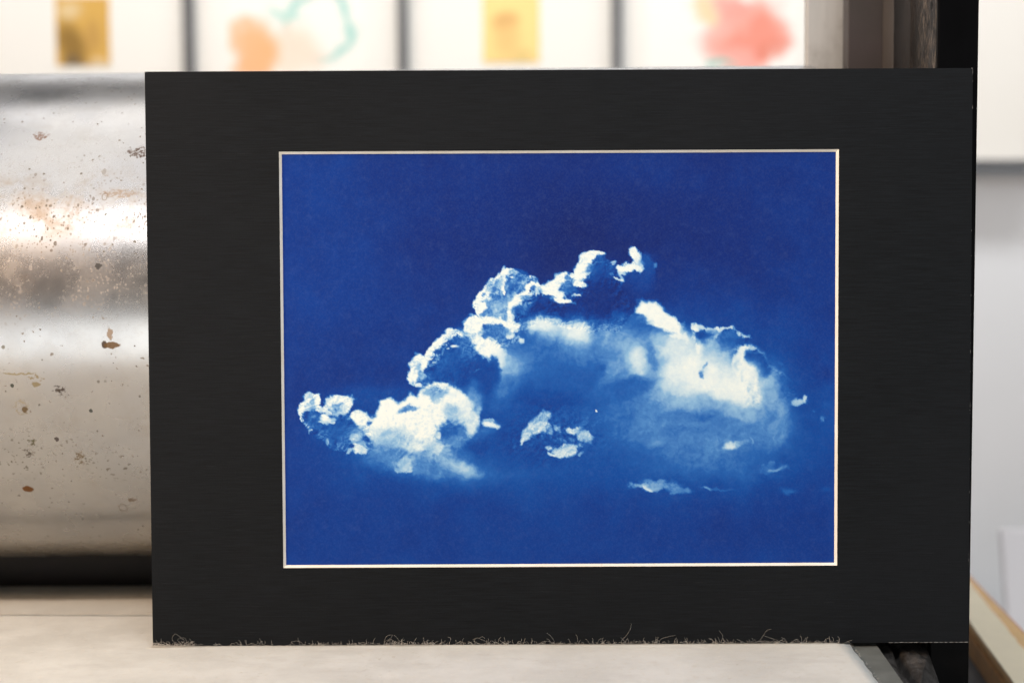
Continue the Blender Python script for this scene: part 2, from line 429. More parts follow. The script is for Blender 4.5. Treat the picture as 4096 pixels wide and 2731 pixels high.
# rough bed cheek between bed and post, with lumpy cast skin
gx, gy = 30, 200
vv, ff = [], []
for j in range(gy + 1):
    for i in range(gx + 1):
        y = 0.45 + 0.34 * j / gy; xr = 0.2077 - max(0.0, 0.700 - y) * 0.37 if y > 0.64 else 0.1855; x = 0.1795 + (xr - 0.1795) * i / gx
        h = 0.004 * (fbm(np.array(x * 160.0), np.array(y * 60.0), 4) - 0.5)
        lip = 0.006 * math.exp(-((x - 0.1795 - 0.010 - (y - 0.68) * 0.10) / 0.0016) ** 2)
        vv.append((x, y, -0.008 + float(h) * 2.0 - lip))
for j in range(gy):
    for i in range(gx):
        a = j * (gx + 1) + i; ff.append((a, a + 1, a + gx + 2, a + gx + 1))
nv = len(vv)
for (i0, j0) in ((0, 0), (gx, 0), (gx, gy), (0, gy)):
    q = vv[j0 * (gx + 1) + i0]; vv.append((q[0], q[1], -0.08))
rim = [[i for i in range(gx + 1)], [j * (gx + 1) + gx for j in range(gy + 1)], [gy * (gx + 1) + i for i in range(gx, -1, -1)], [j * (gx + 1) for j in range(gy, -1, -1)]]
for k, rr in enumerate(rim): ff.append(tuple(rr[::-1]) + (nv + k, nv + (k + 1) % 4))
ppart(mesh('bed_cheek', vv, ff, mat_plain('sooty_cast_iron', (78, 76, 75), 0.5, nscale=160, namt=0.3, bscale=900, bstr=0.8, bdist=0.001), smooth=True))

# ------------------------------------------------------------------ felt blankets on the bed
m_felt = mat_felt(); m_fib = mat_fibre()
def felt(name, x0, x1, y0, y1, ztop, th, label, seed, amp=0.0006, back=None, ragged=0.0006):
    nx, ny = 150, 90
    ys = [y0 + (y1 - y0) * (j / ny) for j in range(ny + 1)]
    vv, ff = [], []
    for j in range(ny + 1):
        for i in range(nx + 1):
            x = x0 + (x1 - x0) * i / nx; y = ys[j]
            if back is not None:
                yb = back(x); y = y0 + (yb - y0) * j / ny
            if j in (0, ny): y += ragged * (float(vnoise(np.array(x * 700.0), np.array(seed * 5.5))) - 0.5) * 2
            xx = x
            if i in (0, nx): xx += ragged * (float(vnoise(np.array(y * 500.0), np.array(seed * 3.5))) - 0.5) * 2 + (y - 0.66) * 0.03
            z = ztop + amp * (float(fbm(np.array(x * 12.0), np.array(y * 16.0), 3, seed=seed)) - 0.55)
            if i in (0, nx) or j in (0, ny): z -= 0.0008
            vv.append((xx, y, z))
    row = nx + 1
    for j in range(ny):
        for i in range(nx):
            a = j * row + i; ff.append((a, a + 1, a + row + 1, a + row))
    rim = list(range(0, row)) + [j * row + nx for j in range(1, ny + 1)] + [ny * row + i for i in range(nx - 1, -1, -1)] + [j * row for j in range(ny - 1, 0, -1)]
    nb = len(vv)
    for r in rim: vv.append((vv[r][0], vv[r][1], ztop - th))
    m = len(rim)
    for k in range(m):
        k2 = (k + 1) % m; ff.append((rim[k2], rim[k], nb + k, nb + k2))
    ff.append(tuple(nb + k for k in range(m - 1, -1, -1)))
    o = mesh(name, vv, ff, m_felt, smooth=True)
    return tag(o, label, 'felt blanket', 'wool felt blankets layered on the press bed')
felt_top = felt('felt_blanket', -0.80, 0.1650, 0.22, 0.756, 0.0, 0.0042, 'cream wool felt blanket under the foot of the black mat, topmost of the layers', 1.0, back=lambda x: 0.7555 + 0.0012 * math.sin(x * 40) + 0.002 * (x + 0.3))
felt_mid = felt('felt_blanket', -0.80, 0.1640, 0.30, 0.812, -0.0044, 0.0042, 'tan shaded felt blanket whose edge shows between the top felt and the roller', 2.0, back=lambda x: 0.811 + 0.0015 * math.sin(x * 33 + 1))
felt_low = felt('felt_blanket', -0.80, 0.1630, 0.35, 0.861, -0.0088, 0.0042, 'lowest felt blanket, its dark edge in the shade under the steel roller', 3.0)

def fibres(name, paths, radius, mat, parent):
    vv, ff = [], []
    for pts in paths:
        n = len(pts)
        for i, p in enumerate(pts):
            a = pts[max(i - 1, 0)]; b = pts[min(i + 1, n - 1)]
            d = Vector(b) - Vector(a)
            if d.length < 1e-9: d = Vector((1, 0, 0))
            d.normalize(); u = d.orthogonal().normalized(); w = d.cross(u)
            r = radius * (0.5 if i in (0, n - 1) else 1.0)
            for k in range(3):
                t = 2 * math.pi * k / 3; q = Vector(p) + (u * math.cos(t) + w * math.sin(t)) * r
                vv.append(q[:])
            if i:
                s = len(vv) - 6
                for k in range(3):
                    k2 = (k + 1) % 3; ff.append((s + k, s + k2, s + 3 + k2, s + 3 + k))
    o = mesh(name, vv, ff, mat, parent, smooth=True); o['kind'] = 'stuff'
    return o
LEAN = R(1.4); BASE = 0.690
def curl(x, y, size, segs, curlamt, up):
    """a wool fibre that wanders off from a point on the felt, kept in front of the mat"""
    a = rnd.uniform(0.1, 3.04) if up else rnd.choice((rnd.uniform(-0.1, 0.6), rnd.uniform(2.5, 3.2)))
    da = rnd.uniform(-curlamt, curlamt); p = Vector((x, y, 0.0001)); pts = [p[:]]
    st = size / segs
    for _ in range(segs):
        a += da + rnd.uniform(-0.35, 0.35) * curlamt
        if rnd.random() < 0.12: da = -da
        p = p + Vector((math.cos(a), rnd.uniform(-0.35, 0.25), math.sin(a))) * st
        p.z = max(p.z, -0.0002)
        lim = BASE - 0.0004 + p.z * math.tan(LEAN)
        p.y = min(p.y, lim)
        pts.append(p[:])
    return pts
paths = []
clumps = [(-0.176, 0.008, 130), (-0.168, 0.009, 130), (-0.158, 0.008, 30), (-0.128, 0.016, 45), (-0.10, 0.012, 36), (-0.085, 0.009, 30), (-0.062, 0.012, 60),
          (-0.050, 0.012, 70), (-0.035, 0.012, 46), (-0.015, 0.014, 55), (0.0, 0.010, 40), (0.03, 0.02, 44), (0.055, 0.02, 60), (0.075, 0.012, 36), (0.1, 0.02, 70), (0.12, 0.016, 50), (0.14, 0.014, 55), (0.153, 0.010, 30)]
for (cx, sp, cnt) in clumps:
    for _ in range(int(cnt * 0.8)):
        x = min(max(rnd.gauss(cx, sp * 0.55), -0.1772), 0.1635)
        paths.append(curl(x, BASE - rnd.uniform(0.0004, 0.0022), rnd.uniform(0.0012, 0.0050), 10, rnd.uniform(0.35, 1.0), rnd.random() < 0.55))
for _ in range(420):
    x = rnd.uniform(-0.1772, 0.163)
    paths.append(curl(x, BASE - rnd.uniform(0.0003, 0.0015), rnd.uniform(0.0008, 0.0026), 6, rnd.uniform(0.3, 0.9), rnd.random() < 0.4))
# the long strays, as they stand in the photograph: (x, list of (dx, z) in mm)
strays = []
for x, pts in [(-0.1640, [(0, 0), (-3, 2.5), (-4, 5), (-2.5, 7.6), (0.2, 5.6), (2.4, 5.0), (3.0, 3), (3.2, 0.5)]),
               (-0.1620, [(0, 0), (-2, 2), (-3.4, 4), (-1.5, 5), (0, 3.4), (-1.8, 2.2)]),
               (-0.1250, [(0, 0), (1.5, 1.6), (0.6, 3.6), (-0.4, 5.0)]), (-0.1100, [(0, 0.4), (1, 2.6), (4, 3), (6, 1.8), (7, 0)]),
               (-0.0640, [(0, 0), (0.8, 2.4), (3.4, 4.2), (4.4, 6.2), (2.2, 6), (0.6, 4.2)]), (-0.0590, [(0, 6.4), (1.8, 4.6), (2.2, 2.6), (0, 1)]),
               (-0.0330, [(0, 0), (1.5, 1.8), (2.0, 4.2), (0.4, 5)]), (-0.0150, [(0, 0), (-3, 1.6), (-5, 3), (-3, 4.4), (-1, 3.6), (2, 2), (5, 0.6)]),
               (-0.0170, [(0, 4.6), (2, 5), (3, 3.4)]), (0.0180, [(0, 0), (2, 1.5), (1.2, 4), (-0.6, 6.2), (-2, 7.2)]),
               (0.0300, [(0, 0.5), (1.5, 2.2), (1.4, 4.6), (0.6, 6.4)]), (0.0530, [(0, 0), (0.4, 2.6), (3, 6), (4.6, 9.4), (5, 13)]),
               (0.0560, [(0, 0), (-2, 2.8), (-3.6, 4.4)]), (0.0715, [(0, 0), (1, 3), (5, 4.6), (9, 5.4)]),
               (0.1010, [(0, 0), (1.4, 2), (2.0, 5), (0.8, 7), (0, 8.4)]), (0.1170, [(0, 0), (4, 2), (6, 5), (8, 8), (10.4, 8.6)]),
               (0.1230, [(0, 5), (3, 3.6), (7, 2), (9, 0.4)]), (-0.0080, [(0, 0), (-1, 1.5), (-3, 2.5)]),
               (0.0120, [(0, 0.2), (3, 2.2), (6, 2.0), (9, 0.6)])]:
    fine = []
    for i in range(len(pts) - 1):
        for k in range(4):
            t = k / 4; a, b = pts[i], pts[i + 1]
            c0 = pts[max(i - 1, 0)]; c1 = pts[min(i + 2, len(pts) - 1)]
            f = []
            for q in (0, 1):
                f.append(0.5 * (2 * a[q] + (b[q] - c0[q]) * t + (2 * c0[q] - 5 * a[q] + 4 * b[q] - c1[q]) * t * t + (3 * a[q] - c0[q] - 3 * b[q] + c1[q]) * t ** 3))
            fine.append((x + f[0] * 1e-3, BASE - 0.0006 + f[1] * 1e-3 * math.tan(LEAN), max(f[1] * 0.85e-3, 0)))
    strays.append(fine)
fibres('wool_fibres', paths, 0.000035, m_fib, felt_top)
fibres('stray_fibres', strays, 0.000030, m_fib, felt_top)
# nap lying on the felt and along its back edges
nap = []
for _ in range(5200):
    x = rnd.uniform(-0.34, 0.164); y = rnd.uniform(0.58, 0.757 if x < -0.17 else 0.69)
    a = rnd.uniform(0, math.tau); p = Vector((x, y, 0.0001)); pts = [p[:]]
    for _k in range(4):
        a += rnd.uniform(-0.7, 0.7); p = p + Vector((math.cos(a) * 0.0006, math.sin(a) * 0.0006, rnd.uniform(-0.00008, 0.00016))); pts.append(p[:])
    nap.append(pts)
for _ in range(500):
    x = rnd.uniform(-0.36, -0.15); p = Vector((x, 0.7555, -0.0004)); a = rnd.uniform(0.2, 2.9); pts = [p[:]]
    for _k in range(4):
        a += rnd.uniform(-0.8, 0.8); p = p + Vector((math.cos(a) * 0.0004, rnd.uniform(-0.0002, 0.0004), math.sin(a) * 0.0004)); pts.append(p[:])
    nap.append(pts)
for _ in range(60):
    y = rnd.uniform(0.6, 0.69); p = Vector((0.1650 + (y - 0.66) * 0.03, y, -0.0005)); a = rnd.uniform(-1.5, 1.5); pts = [p[:]]
    for _k in range(4):
        a += rnd.uniform(-0.8, 0.8); p = p + Vector((math.cos(a) * 0.0003, rnd.uniform(-0.0003, 0.0003), math.sin(a) * 0.0003)); pts.append(p[:])
    nap.append(pts)
fibres('wool_nap', nap, 0.000035, m_fib, felt_top)

# ------------------------------------------------------------------ the matted print
art = tag(empty('matted_print', (0.0232, BASE, 0.0)), 'blue cyanotype of a cloud in a wide black linen mat, standing against the roller', 'matted print')
art.rotation_euler = (-LEAN, 0.0005, 0)
CX = 0.0232
def L(x, z, y=0.0): return (x - CX, y, z)
TH = 0.0016; BW = 0.00112
o_ = dict(x0=-0.1130, x1=0.1593, z0=0.0386, z1=0.2421)   # window at the front face
i_ = dict(x0=o_['x0'] + BW, x1=o_['x1'] - BW, z0=o_['z0'] + BW, z1=o_['z1'] - BW)
MX0, MX1, MZ0, MZ1 = -0.1777, 0.2241, 0.0002, 0.2810
bm = bmesh.new()
def ringpts(x0, x1, z0, z1, y): return [bm.verts.new(L(*q, y)) for q in ((x0, z0), (x1, z0), (x1, z1), (x0, z1))]
A = ringpts(MX0, MX1, MZ0, MZ1, 0); B = ringpts(o_['x0'], o_['x1'], o_['z0'], o_['z1'], 0)
Cc = ringpts(MX0, MX1, MZ0, MZ1, TH); D = ringpts(i_['x0'] - 0.0002, i_['x1'] + 0.0002, i_['z0'] - 0.0002, i_['z1'] + 0.0002, TH)
for k in range(4):
    k2 = (k + 1) % 4
    bm.faces.new((A[k], A[k2], B[k2], B[k])); bm.faces.new((Cc[k2], Cc[k], D[k], D[k2]))
    f = bm.faces.new((A[k2], A[k], Cc[k], Cc[k2])); f.material_index = 1
m_card = mat_matboard(); m_edge = mat_mat_edge(); m_core = mat_bevel()
from_bm('mat_board', bm, [m_card, m_edge], art)
po = [L(o_['x0'], o_['z0'], 0.00002), L(o_['x1'], o_['z0'], 0.00002), L(o_['x1'], o_['z1'], 0.00002), L(o_['x0'], o_['z1'], 0.00002)]
pi_ = [L(i_['x0'], i_['z0'], TH), L(i_['x1'], i_['z0'], TH), L(i_['x1'], i_['z1'], TH), L(i_['x0'], i_['z1'], TH)]
for k in range(4):     # each cut edge of the window, a thin wedge of card core with a slightly uneven arris
    k2 = (k + 1) % 4; a, b, c, d = [Vector(q) for q in (po[k], po[k2], pi_[k2], pi_[k])]
    outw = (a - d); outw.y = 0; outw.normalize()
    nseg_ = 60; vv, ff = [], []
    for s_ in range(nseg_ + 1):
        t = s_ / nseg_; e = a.lerp(b, t); g_ = d.lerp(c, t)
        j = 0.00007 * (rnd.random() - 0.5) if 0 < s_ < nseg_ else 0
        e = e + (g_ - e) * abs(j) * 900
        g_ = g_ + (g_ - e).normalized() * j
        vv += [e[:], g_[:], (e + Vector((0, TH * 0.9, 0)))[:]]
        if s_:
            q = (s_ - 1) * 3
            ff.append((q, q + 3, q + 4, q + 1)); ff.append((q + 1, q + 4, q + 5, q + 2))
    mesh('window_bevel', vv, ff, m_core, art)
# small pale chips where the black facing paper has worn off the board's edges
vv, ff = [], []
def chip(x, z, dx, dz):
    q = len(vv); n = rnd.choice((4, 5, 6))
    for k in range(n):
        a = math.tau * k / n + rnd.uniform(-0.3, 0.3); r = rnd.uniform(0.6, 1.0)
        vv.append(L(min(max(x + dx * math.cos(a) * r, MX0), MX1), min(max(z + dz * math.sin(a) * r, MZ0), MZ1), -0.00004))
    ff.append(tuple(range(q, q + n)))
for _ in range(60):
    w = rnd.uniform(0.0001, 0.0009) * (1 if rnd.random() < 0.85 else 2.5); t = rnd.uniform(0.00006, 0.00016)
    e = rnd.random()
    if e < 0.50: chip(rnd.uniform(MX0, MX1), MZ1, w, t)
    elif e < 0.78: chip(MX1, rnd.uniform(MZ0, MZ1), t, w)
    else: chip(MX0, rnd.uniform(MZ0, MZ1), t, w)
for x in (MX0 + 0.0004, MX1 - 0.0004): chip(x, MZ1, 0.0005, 0.0004)
chip(MX1, 0.0410, 0.00022, 0.0010); chip(MX1, 0.262, 0.00018, 0.0012)
for k in range(16): chip(0.186 + 0.037 * k / 15, MZ0 + 0.0001, 0.0018, rnd.uniform(0.00012, 0.00030))
wear = mesh('edge_wear', vv, ff, mat_plain('worn_card_edge', (140, 139, 138), 0.9), art); wear['kind'] = 'stuff'
# backing board and the paper print
bk = bmesh.new()
def bxl(bm, x0, x1, z0, z1, y0, y1):
    vs = [bm.verts.new(L(x, z, y)) for y in (y0, y1) for (x, z) in ((x0, z0), (x1, z0), (x1, z1), (x0, z1))]
    for q in ((0, 1, 2, 3), (7, 6, 5, 4), (1, 0, 4, 5), (2, 1, 5, 6), (3, 2, 6, 7), (0, 3, 7, 4)): bm.faces.new([vs[i] for i in q])
bxl(bk, MX0 + 0.0003, MX1 - 0.0003, MZ0 + 0.0003, MZ1 - 0.0003, TH + 0.0004, TH + 0.0018)
from_bm('backing_board', bk, m_edge, art)

# --- the cloud, painted tone by tone in the print's own plane
def cloud_tones(Uu, Vv):
    wx = (fbm(Uu / 60, Vv / 60, 5, 0.62, 1) - 0.5); wy = (fbm(Uu / 60, Vv / 60, 5, 0.62, 2) - 0.5)
    WU = Uu + wx * 52; WV = Vv + wy * 52
    SU = Uu + (fbm(Uu / 130, Vv / 130, 5, 0.6, 3) - 0.5) * 95; SV = Vv + (fbm(Uu / 130, Vv / 130, 5, 0.6, 4) - 0.5) * 95
    tex = fbm(Uu / 40, Vv / 40, 5, 0.6, 5); tex2 = fbm(Uu / 120, Vv / 120, 5, 0.55, 6); fine = fbm(Uu / 14, Vv / 14, 3, 0.6, 7)
    big = fbm(Uu / 420, Vv / 420, 4, 0.5, 10)
    def puffs(sc, seed):           # rounded cauliflower heads lit from the upper left
        def h(u, v):
            t = 0; a = 1.0; x = u / sc; y = v / sc
            for i in range(4):
                x, y = 1.6 * x + 1.2 * y, -1.2 * x + 1.6 * y
                t = t + a * (1 - np.abs(2 * fbm(x * 0.5, y * 0.5, 2, 0.4, seed + i) - 1)); a *= 0.55
            return t
        return 1.6 * (h(SU, SV) - h(SU - sc * 0.16, SV - sc * 0.22))
    ps = puffs(46, 3.1); pl = puffs(120, 7.7); pc = puffs(36, 5.3)
    C = np.zeros_like(Uu)
    T = 0.080 + 0.03 * (big - 0.5) * 2 + 0.016 * (tex2 - 0.5) * 2
    T = T + 0.045 * sstep(Vv, 300, 1500) - 0.062 * np.exp(-(((Uu - 1750) / 700) ** 2 + ((Vv - 60) / 420) ** 2))
    T = T + 0.035 * np.exp(-(((Uu - 330) / 420) ** 2 + ((Vv - 330) / 300) ** 2)) + 0.03 * np.exp(-(((Uu - 150) / 300) ** 2 + ((Vv + 300) / 300) ** 2))
    def G(x, y, rx, ry, lvl, a=0.9, rot=0.0, c=1.0):      # soft glow; drawn in the coordinates of an enlarged view
        nonlocal T
        u = x * 1.3638 + 14; v = y * 1.3638 - 85.5; ru = rx * 1.3638 * 1.18; rv = ry * 1.3638 * 1.18
        X = SU - u; Y = SV - v; co, si = math.cos(rot), math.sin(rot)
        r2 = ((X * co + Y * si) / ru) ** 2 + ((-X * si + Y * co) / rv) ** 2
        m = a * np.clip(1.25 * np.exp(-r2 * (1.3 + 0.9 * (0.5 - tex2))), 0, 1)
        T = T * (1 - m) + lvl * (1 + 0.16 * (tex - 0.5)) * m
    def blob(u, v, ru, rv, lvl, a=1.0, soft=0.8, rot=0.0, nz=0.9):   # small crisp patch
        nonlocal T
        X = WU - u; Y = WV - v; co, si = math.cos(rot), math.sin(rot)
        r = np.sqrt(((X * co + Y * si) / ru) ** 2 + ((-X * si + Y * co) / rv) ** 2)
        m = a * sstep(1.42 - r + nz * 0.9 * (tex - 0.5), 0.0, soft)
        T = T * (1 - m) + lvl * (1 + 0.25 * (tex - 0.5)) * m
    def B(x, y, rx, ry, lvl, a=0.9, soft=0.7, rot=0.0, nz=0.9): blob(x * 1.3638 + 14, y * 1.3638 - 85.5, rx * 1.3638, ry * 1.3638, lvl, a, soft, rot, nz)
    def lobe(pts, inner, rim=1.0, rw=26.0, light=(-0.7, -0.7), soft=6.0, a=1.0, mott=0.35, fade=None, amb=0.0, inc=0.0):
        nonlocal T, C
        P = np.array(pts, float); lo_, hi = P.min(0) - 70, P.max(0) + 70
        sel = np.where((Uu > lo_[0]) & (Uu < hi[0]) & (Vv > lo_[1]) & (Vv < hi[1]))
        r0, r1, c0, c1 = sel[0].min(), sel[0].max() + 1, sel[1].min(), sel[1].max() + 1
        X = WU[r0:r1, c0:c1]; Y = WV[r0:r1, c0:c1]
        d2 = np.full(X.shape, 1e12); ins = np.zeros(X.shape, bool)
        for i in range(len(P)):
            ax, ay = P[i]; bx_, by_ = P[(i + 1) % len(P)]
            ex, ey = bx_ - ax, by_ - ay; t = np.clip(((X - ax) * ex + (Y - ay) * ey) / (ex * ex + ey * ey + 1e-9), 0, 1)
            d2 = np.minimum(d2, (X - ax - t * ex) ** 2 + (Y - ay - t * ey) ** 2)
            cr = (ay > Y) != (by_ > Y)
            ins ^= cr & (X < ex * (Y - ay) / (ey if abs(ey) > 1e-9 else 1e-9) + ax)
        d = np.where(ins, np.sqrt(d2), -np.sqrt(d2))
        gv, gu = np.gradient(d); gn = np.hypot(gu, gv) + 1e-6
        nu, nv_ = -gu / gn, -gv / gn
        cu, cvv = P.mean(0); hx = X - cu; hy = Y - cvv; hn = np.hypot(hx, hy) + 1e-6
        nu = 0.5 * nu + 0.5 * hx / hn; nv_ = 0.5 * nv_ + 0.5 * hy / hn
        lit = np.clip((nu * light[0] + nv_ * light[1]) * 0.95 + 0.30 + amb, 0, 1)
        tx = tex[r0:r1, c0:c1]; fn = fine[r0:r1, c0:c1]; p_ = ps[r0:r1, c0:c1]
        k = np.exp(-np.maximum(d, 0) / (rw * (0.30 + 1.9 * np.clip(tx + 0.5 * p_, 0.05, 1.3)))) * lit
        k = sstep(k, 0.10, 0.50)
        body = inner * (1 + mott * 2 * (tx - 0.5) + 0.25 * (fn - 0.5)) + mott * 0.5 * np.clip(p_, -0.3, 1) * np.exp(-np.maximum(d, 0) / (rw * 3)) * (inner + 0.25)
        lv = body + (rim - body) * k
        m = a * sstep(d, -soft, soft)
        if fade is not None:
            fu, fv, du, dv, ln = fade; m = m * sstep(((Uu[r0:r1, c0:c1] - fu) * du + (Vv[r0:r1, c0:c1] - fv) * dv), ln, 0)
        T[r0:r1, c0:c1] = T[r0:r1, c0:c1] * (1 - m) + lv * m
        if mott > 0.45: C[r0:r1, c0:c1] = np.maximum(C[r0:r1, c0:c1], m * np.exp(-np.maximum(d, 0) / 90))
    # broad body of the cloud
    G(1200, 620, 330, 190, 0.31, 0.9); G(1250, 830, 380, 120, 0.15, 0.7); G(1680, 700, 420, 260, 0.32, 0.9); G(1780, 880, 400, 170, 0.37, 0.9)
    G(1500, 1010, 480, 90, 0.20, 0.7); G(900, 1060, 300, 70, 0.25, 0.8); G(400, 730, 190, 40, 0.19, 0.7); G(600, 900, 300, 120, 0.2, 0.6)
    G(1050, 1130, 220, 60, 0.17, 0.6); G(2050, 620, 120, 120, 0.14, 0.5)
    # the dark lobes of the right rim, with bright nicks
    lobe([(2376, 512), (2386, 490), (2426, 486), (2466, 510), (2526, 512), (2586, 504), (2626, 520), (2666, 540), (2700, 558), (2720, 640), (2640, 680), (2480, 660), (2400, 600)], 0.21, 0.75, 13, (-0.3, -0.95), 8, mott=0.44)
    lobe([(2610, 640), (2640, 606), (2700, 608), (2750, 628), (2800, 668), (2816, 720), (2870, 745), (2930, 800), (2960, 880), (2880, 940), (2760, 900), (2680, 760)], 0.17, 0.42, 8, (0.0, -1.0), 12, mott=0.44)
    G(2160, 650, 45, 25, 0.19, 0.6)
    B(1750, 432, 17, 12, 0.9); B(1860, 440, 8, 8, 0.7); B(1905, 440, 7, 9, 0.6)
    # back tower
    lobe([(1165, 445), (1150, 410), (1125, 370), (1135, 345), (1170, 300), (1200, 270), (1225, 235), (1260, 222), (1290, 190), (1310, 175), (1360, 170), (1390, 190), (1410, 210), (1440, 215), (1485, 213), (1505, 240), (1520, 300), (1430, 430), (1330, 500), (1240, 480)], 0.42, 1.0, 30, (-0.75, -0.65), 5, mott=0.7)
    G(930, 365, 55, 30, 0.60, 0.7); B(955, 290, 6, 6, 1.0); B(856, 345, 11, 14, 1.0); B(940, 215, 8, 30, 0.95, rot=0.3); B(1010, 210, 40, 18, 0.34, 0.6); B(900, 260, 30, 24, 0.40, 0.6)
    # right-hand small tower
    lobe([(1960, 190), (1985, 155), (2030, 140), (2040, 125), (2020, 95), (2020, 74), (2060, 62), (2090, 85), (2126, 110), (2166, 150), (2180, 230), (2190, 320), (2150, 380), (2010, 380), (1950, 280)], 0.16, 1.0, 15, (-0.95, -0.3), 7, fade=(2060, 230, 0.5, 0.86, 150))
    B(1490, 135, 14, 22, 1.0, 0.95, rot=0.1); B(1505, 160, 8, 30, 0.9, 0.8, rot=0.5); B(1475, 183, 30, 13, 1.0, 0.95, rot=0.05); B(1508, 195, 14, 10, 0.95); B(1432, 234, 14, 5, 0.9, rot=0.2)
    G(1580, 280, 70, 80, 0.075, 0.7); G(1540, 190, 30, 50, 0.2, 0.5)
    # middle dome
    lobe([(1700, 290), (1706, 190), (1726, 150), (1746, 100), (1771, 80), (1811, 72), (1836, 66), (1866, 82), (1886, 100), (1916, 120), (1931, 126), (1951, 142), (1960, 240), (2020, 330), (2040, 440), (1960, 520), (1800, 540), (1560, 480), (1480, 430), (1560, 350)], 0.17, 1.0, 30, (-0.9, -0.35), 5, mott=0.5)
    G(1340, 190, 65, 40, 0.21, 0.75); G(1370, 310, 150, 70, 0.06, 0.9); G(1450, 330, 90, 70, 0.07, 0.8)
    B(1262, 190, 20, 40, 1.0, 0.95, rot=0.3); B(1285, 150, 26, 26, 1.0, 0.95, rot=-0.5); B(1325, 122, 34, 9, 1.0, 0.9); B(1300, 180, 22, 6, 0.9, 0.8, rot=-0.2); B(1285, 205, 20, 5, 0.85, 0.8, rot=-0.2)
    B(1250, 235, 16, 26, 0.98, 0.9, rot=-0.2)
    # white shoulder between the towers
    lobe([(1330, 480), (1322, 430), (1345, 352), (1380, 335), (1400, 310), (1430, 285), (1455, 256), (1490, 265), (1515, 268), (1550, 270), (1600, 222), (1650, 200), (1700, 220), (1760, 250), (1780, 280), (1720, 370), (1620, 420), (1500, 460), (1420, 540)], 0.20, 1.0, 34, (-0.6, -0.75), 5, mott=0.8, amb=0.05)
    G(1150, 360, 120, 45, 0.10, 0.9); G(1250, 370, 160, 50, 0.065, 0.9); G(1400, 370, 110, 60, 0.065, 0.9)
    B(1150, 255, 36, 22, 1.0, 0.95, rot=-0.6); B(1180, 230, 26, 24, 0.98, 0.9); B(1205, 245, 22, 24, 0.42, 0.85, rot=0.2); B(1150, 295, 48, 9, 1.0, 0.9, rot=0.15); B(1205, 318, 36, 8, 0.98, 0.9, rot=0.4); B(1270, 262, 26, 9, 0.95, 0.9, rot=0.15); B(1235, 285, 28, 12, 0.22, 0.85, rot=0.1)
    B(1250, 305, 12, 6, 0.7); B(985, 350, 18, 50, 0.98, 0.85, rot=0.25); B(1010, 310, 18, 20, 0.95, 0.8); B(1085, 280, 26, 12, 0.55, 0.7); B(1030, 350, 24, 26, 0.34, 0.6)
    # left middle dome pieces
    lobe([(1070, 548), (1068, 520), (1080, 490), (1100, 478), (1102, 468), (1145, 440), (1170, 455), (1200, 450), (1240, 455), (1280, 470), (1330, 480), (1350, 512), (1390, 522), (1400, 570), (1330, 620), (1200, 640), (1120, 620)], 0.36, 1.0, 34, (-0.6, -0.8), 5, mott=0.8, amb=0.1)
    B(815, 440, 30, 46, 1.0, 0.95, rot=0.5); B(900, 450, 50, 30, 0.33, 0.7, rot=0.3); B(980, 465, 18, 14, 0.9, 0.8); B(1018, 482, 9, 9, 0.9); B(950, 420, 36, 9, 0.95, 0.8, rot=0.3); B(985, 440, 26, 26, 0.75, 0.6)
    lobe([(825, 850), (800, 840), (745, 800), (765, 770), (770, 735), (765, 690), (800, 670), (830, 665), (850, 680), (865, 640), (900, 590), (950, 555), (990, 525), (1020, 512), (1045, 525), (1070, 545), (1095, 562), (1130, 590), (1150, 650), (1160, 800), (1080, 880), (920, 870)], 0.24, 1.0, 34, (-0.75, -0.65), 5, mott=0.6, fade=(1060, 700, 0.8, 0.6, 130))
    B(580, 595, 30, 44, 0.80, 0.85, rot=0.15); B(560, 640, 22, 20, 1.0, 0.9); B(590, 570, 16, 10, 0.98); B(585, 600, 14, 18, 0.45, 0.8); B(600, 640, 16, 10, 0.6, 0.8)
    B(737, 512, 20, 6, 1.0, 0.9, rot=-0.2); B(705, 522, 6, 4, 1.0); B(770, 500, 30, 20, 0.30, 0.5); G(730, 600, 70, 60, 0.17, 0.7)
    # white flank and the dark tuft in front
    G(985, 640, 60, 90, 0.42, 0.85, 0.2); G(960, 590, 75, 60, 0.62, 0.85, 0.5); G(900, 720, 45, 60, 0.32, 0.7)
    B(895, 530, 66, 34, 1.0, 0.98, 0.6, rot=0.45); B(930, 570, 40, 34, 1.0, 0.9, 0.9, rot=0.5); B(855, 510, 26, 26, 1.0, 0.95); B(845, 497, 5, 9, 0.3, 0.8)
    lobe([(1170, 700), (1190, 684), (1206, 705), (1216, 720), (1230, 690), (1250, 678), (1268, 700), (1275, 730), (1300, 740), (1290, 800), (1270, 850), (1200, 900), (1130, 860), (1120, 760)], 0.16, 0.2, 10, (-0.5, -0.8), 9)
    G(820, 640, 60, 50, 0.14, 0.85); G(850, 700, 70, 40, 0.17, 0.7); G(830, 760, 30, 60, 0.18, 0.6)
    # wisp cluster on the far left
    lobe([(125, 965), (135, 930), (165, 910), (170, 885), (205, 878), (230, 895), (260, 905), (250, 940), (268, 962), (290, 935), (320, 905), (350, 895), (405, 903), (438, 940), (430, 980), (440, 1010), (470, 990), (520, 1010), (560, 1100), (540, 1220), (490, 1232), (420, 1205), (340, 1215), (290, 1190), (250, 1130), (190, 1090), (150, 1030)], 0.27, 0.9, 18, (-0.5, -0.85), 6, mott=0.8)
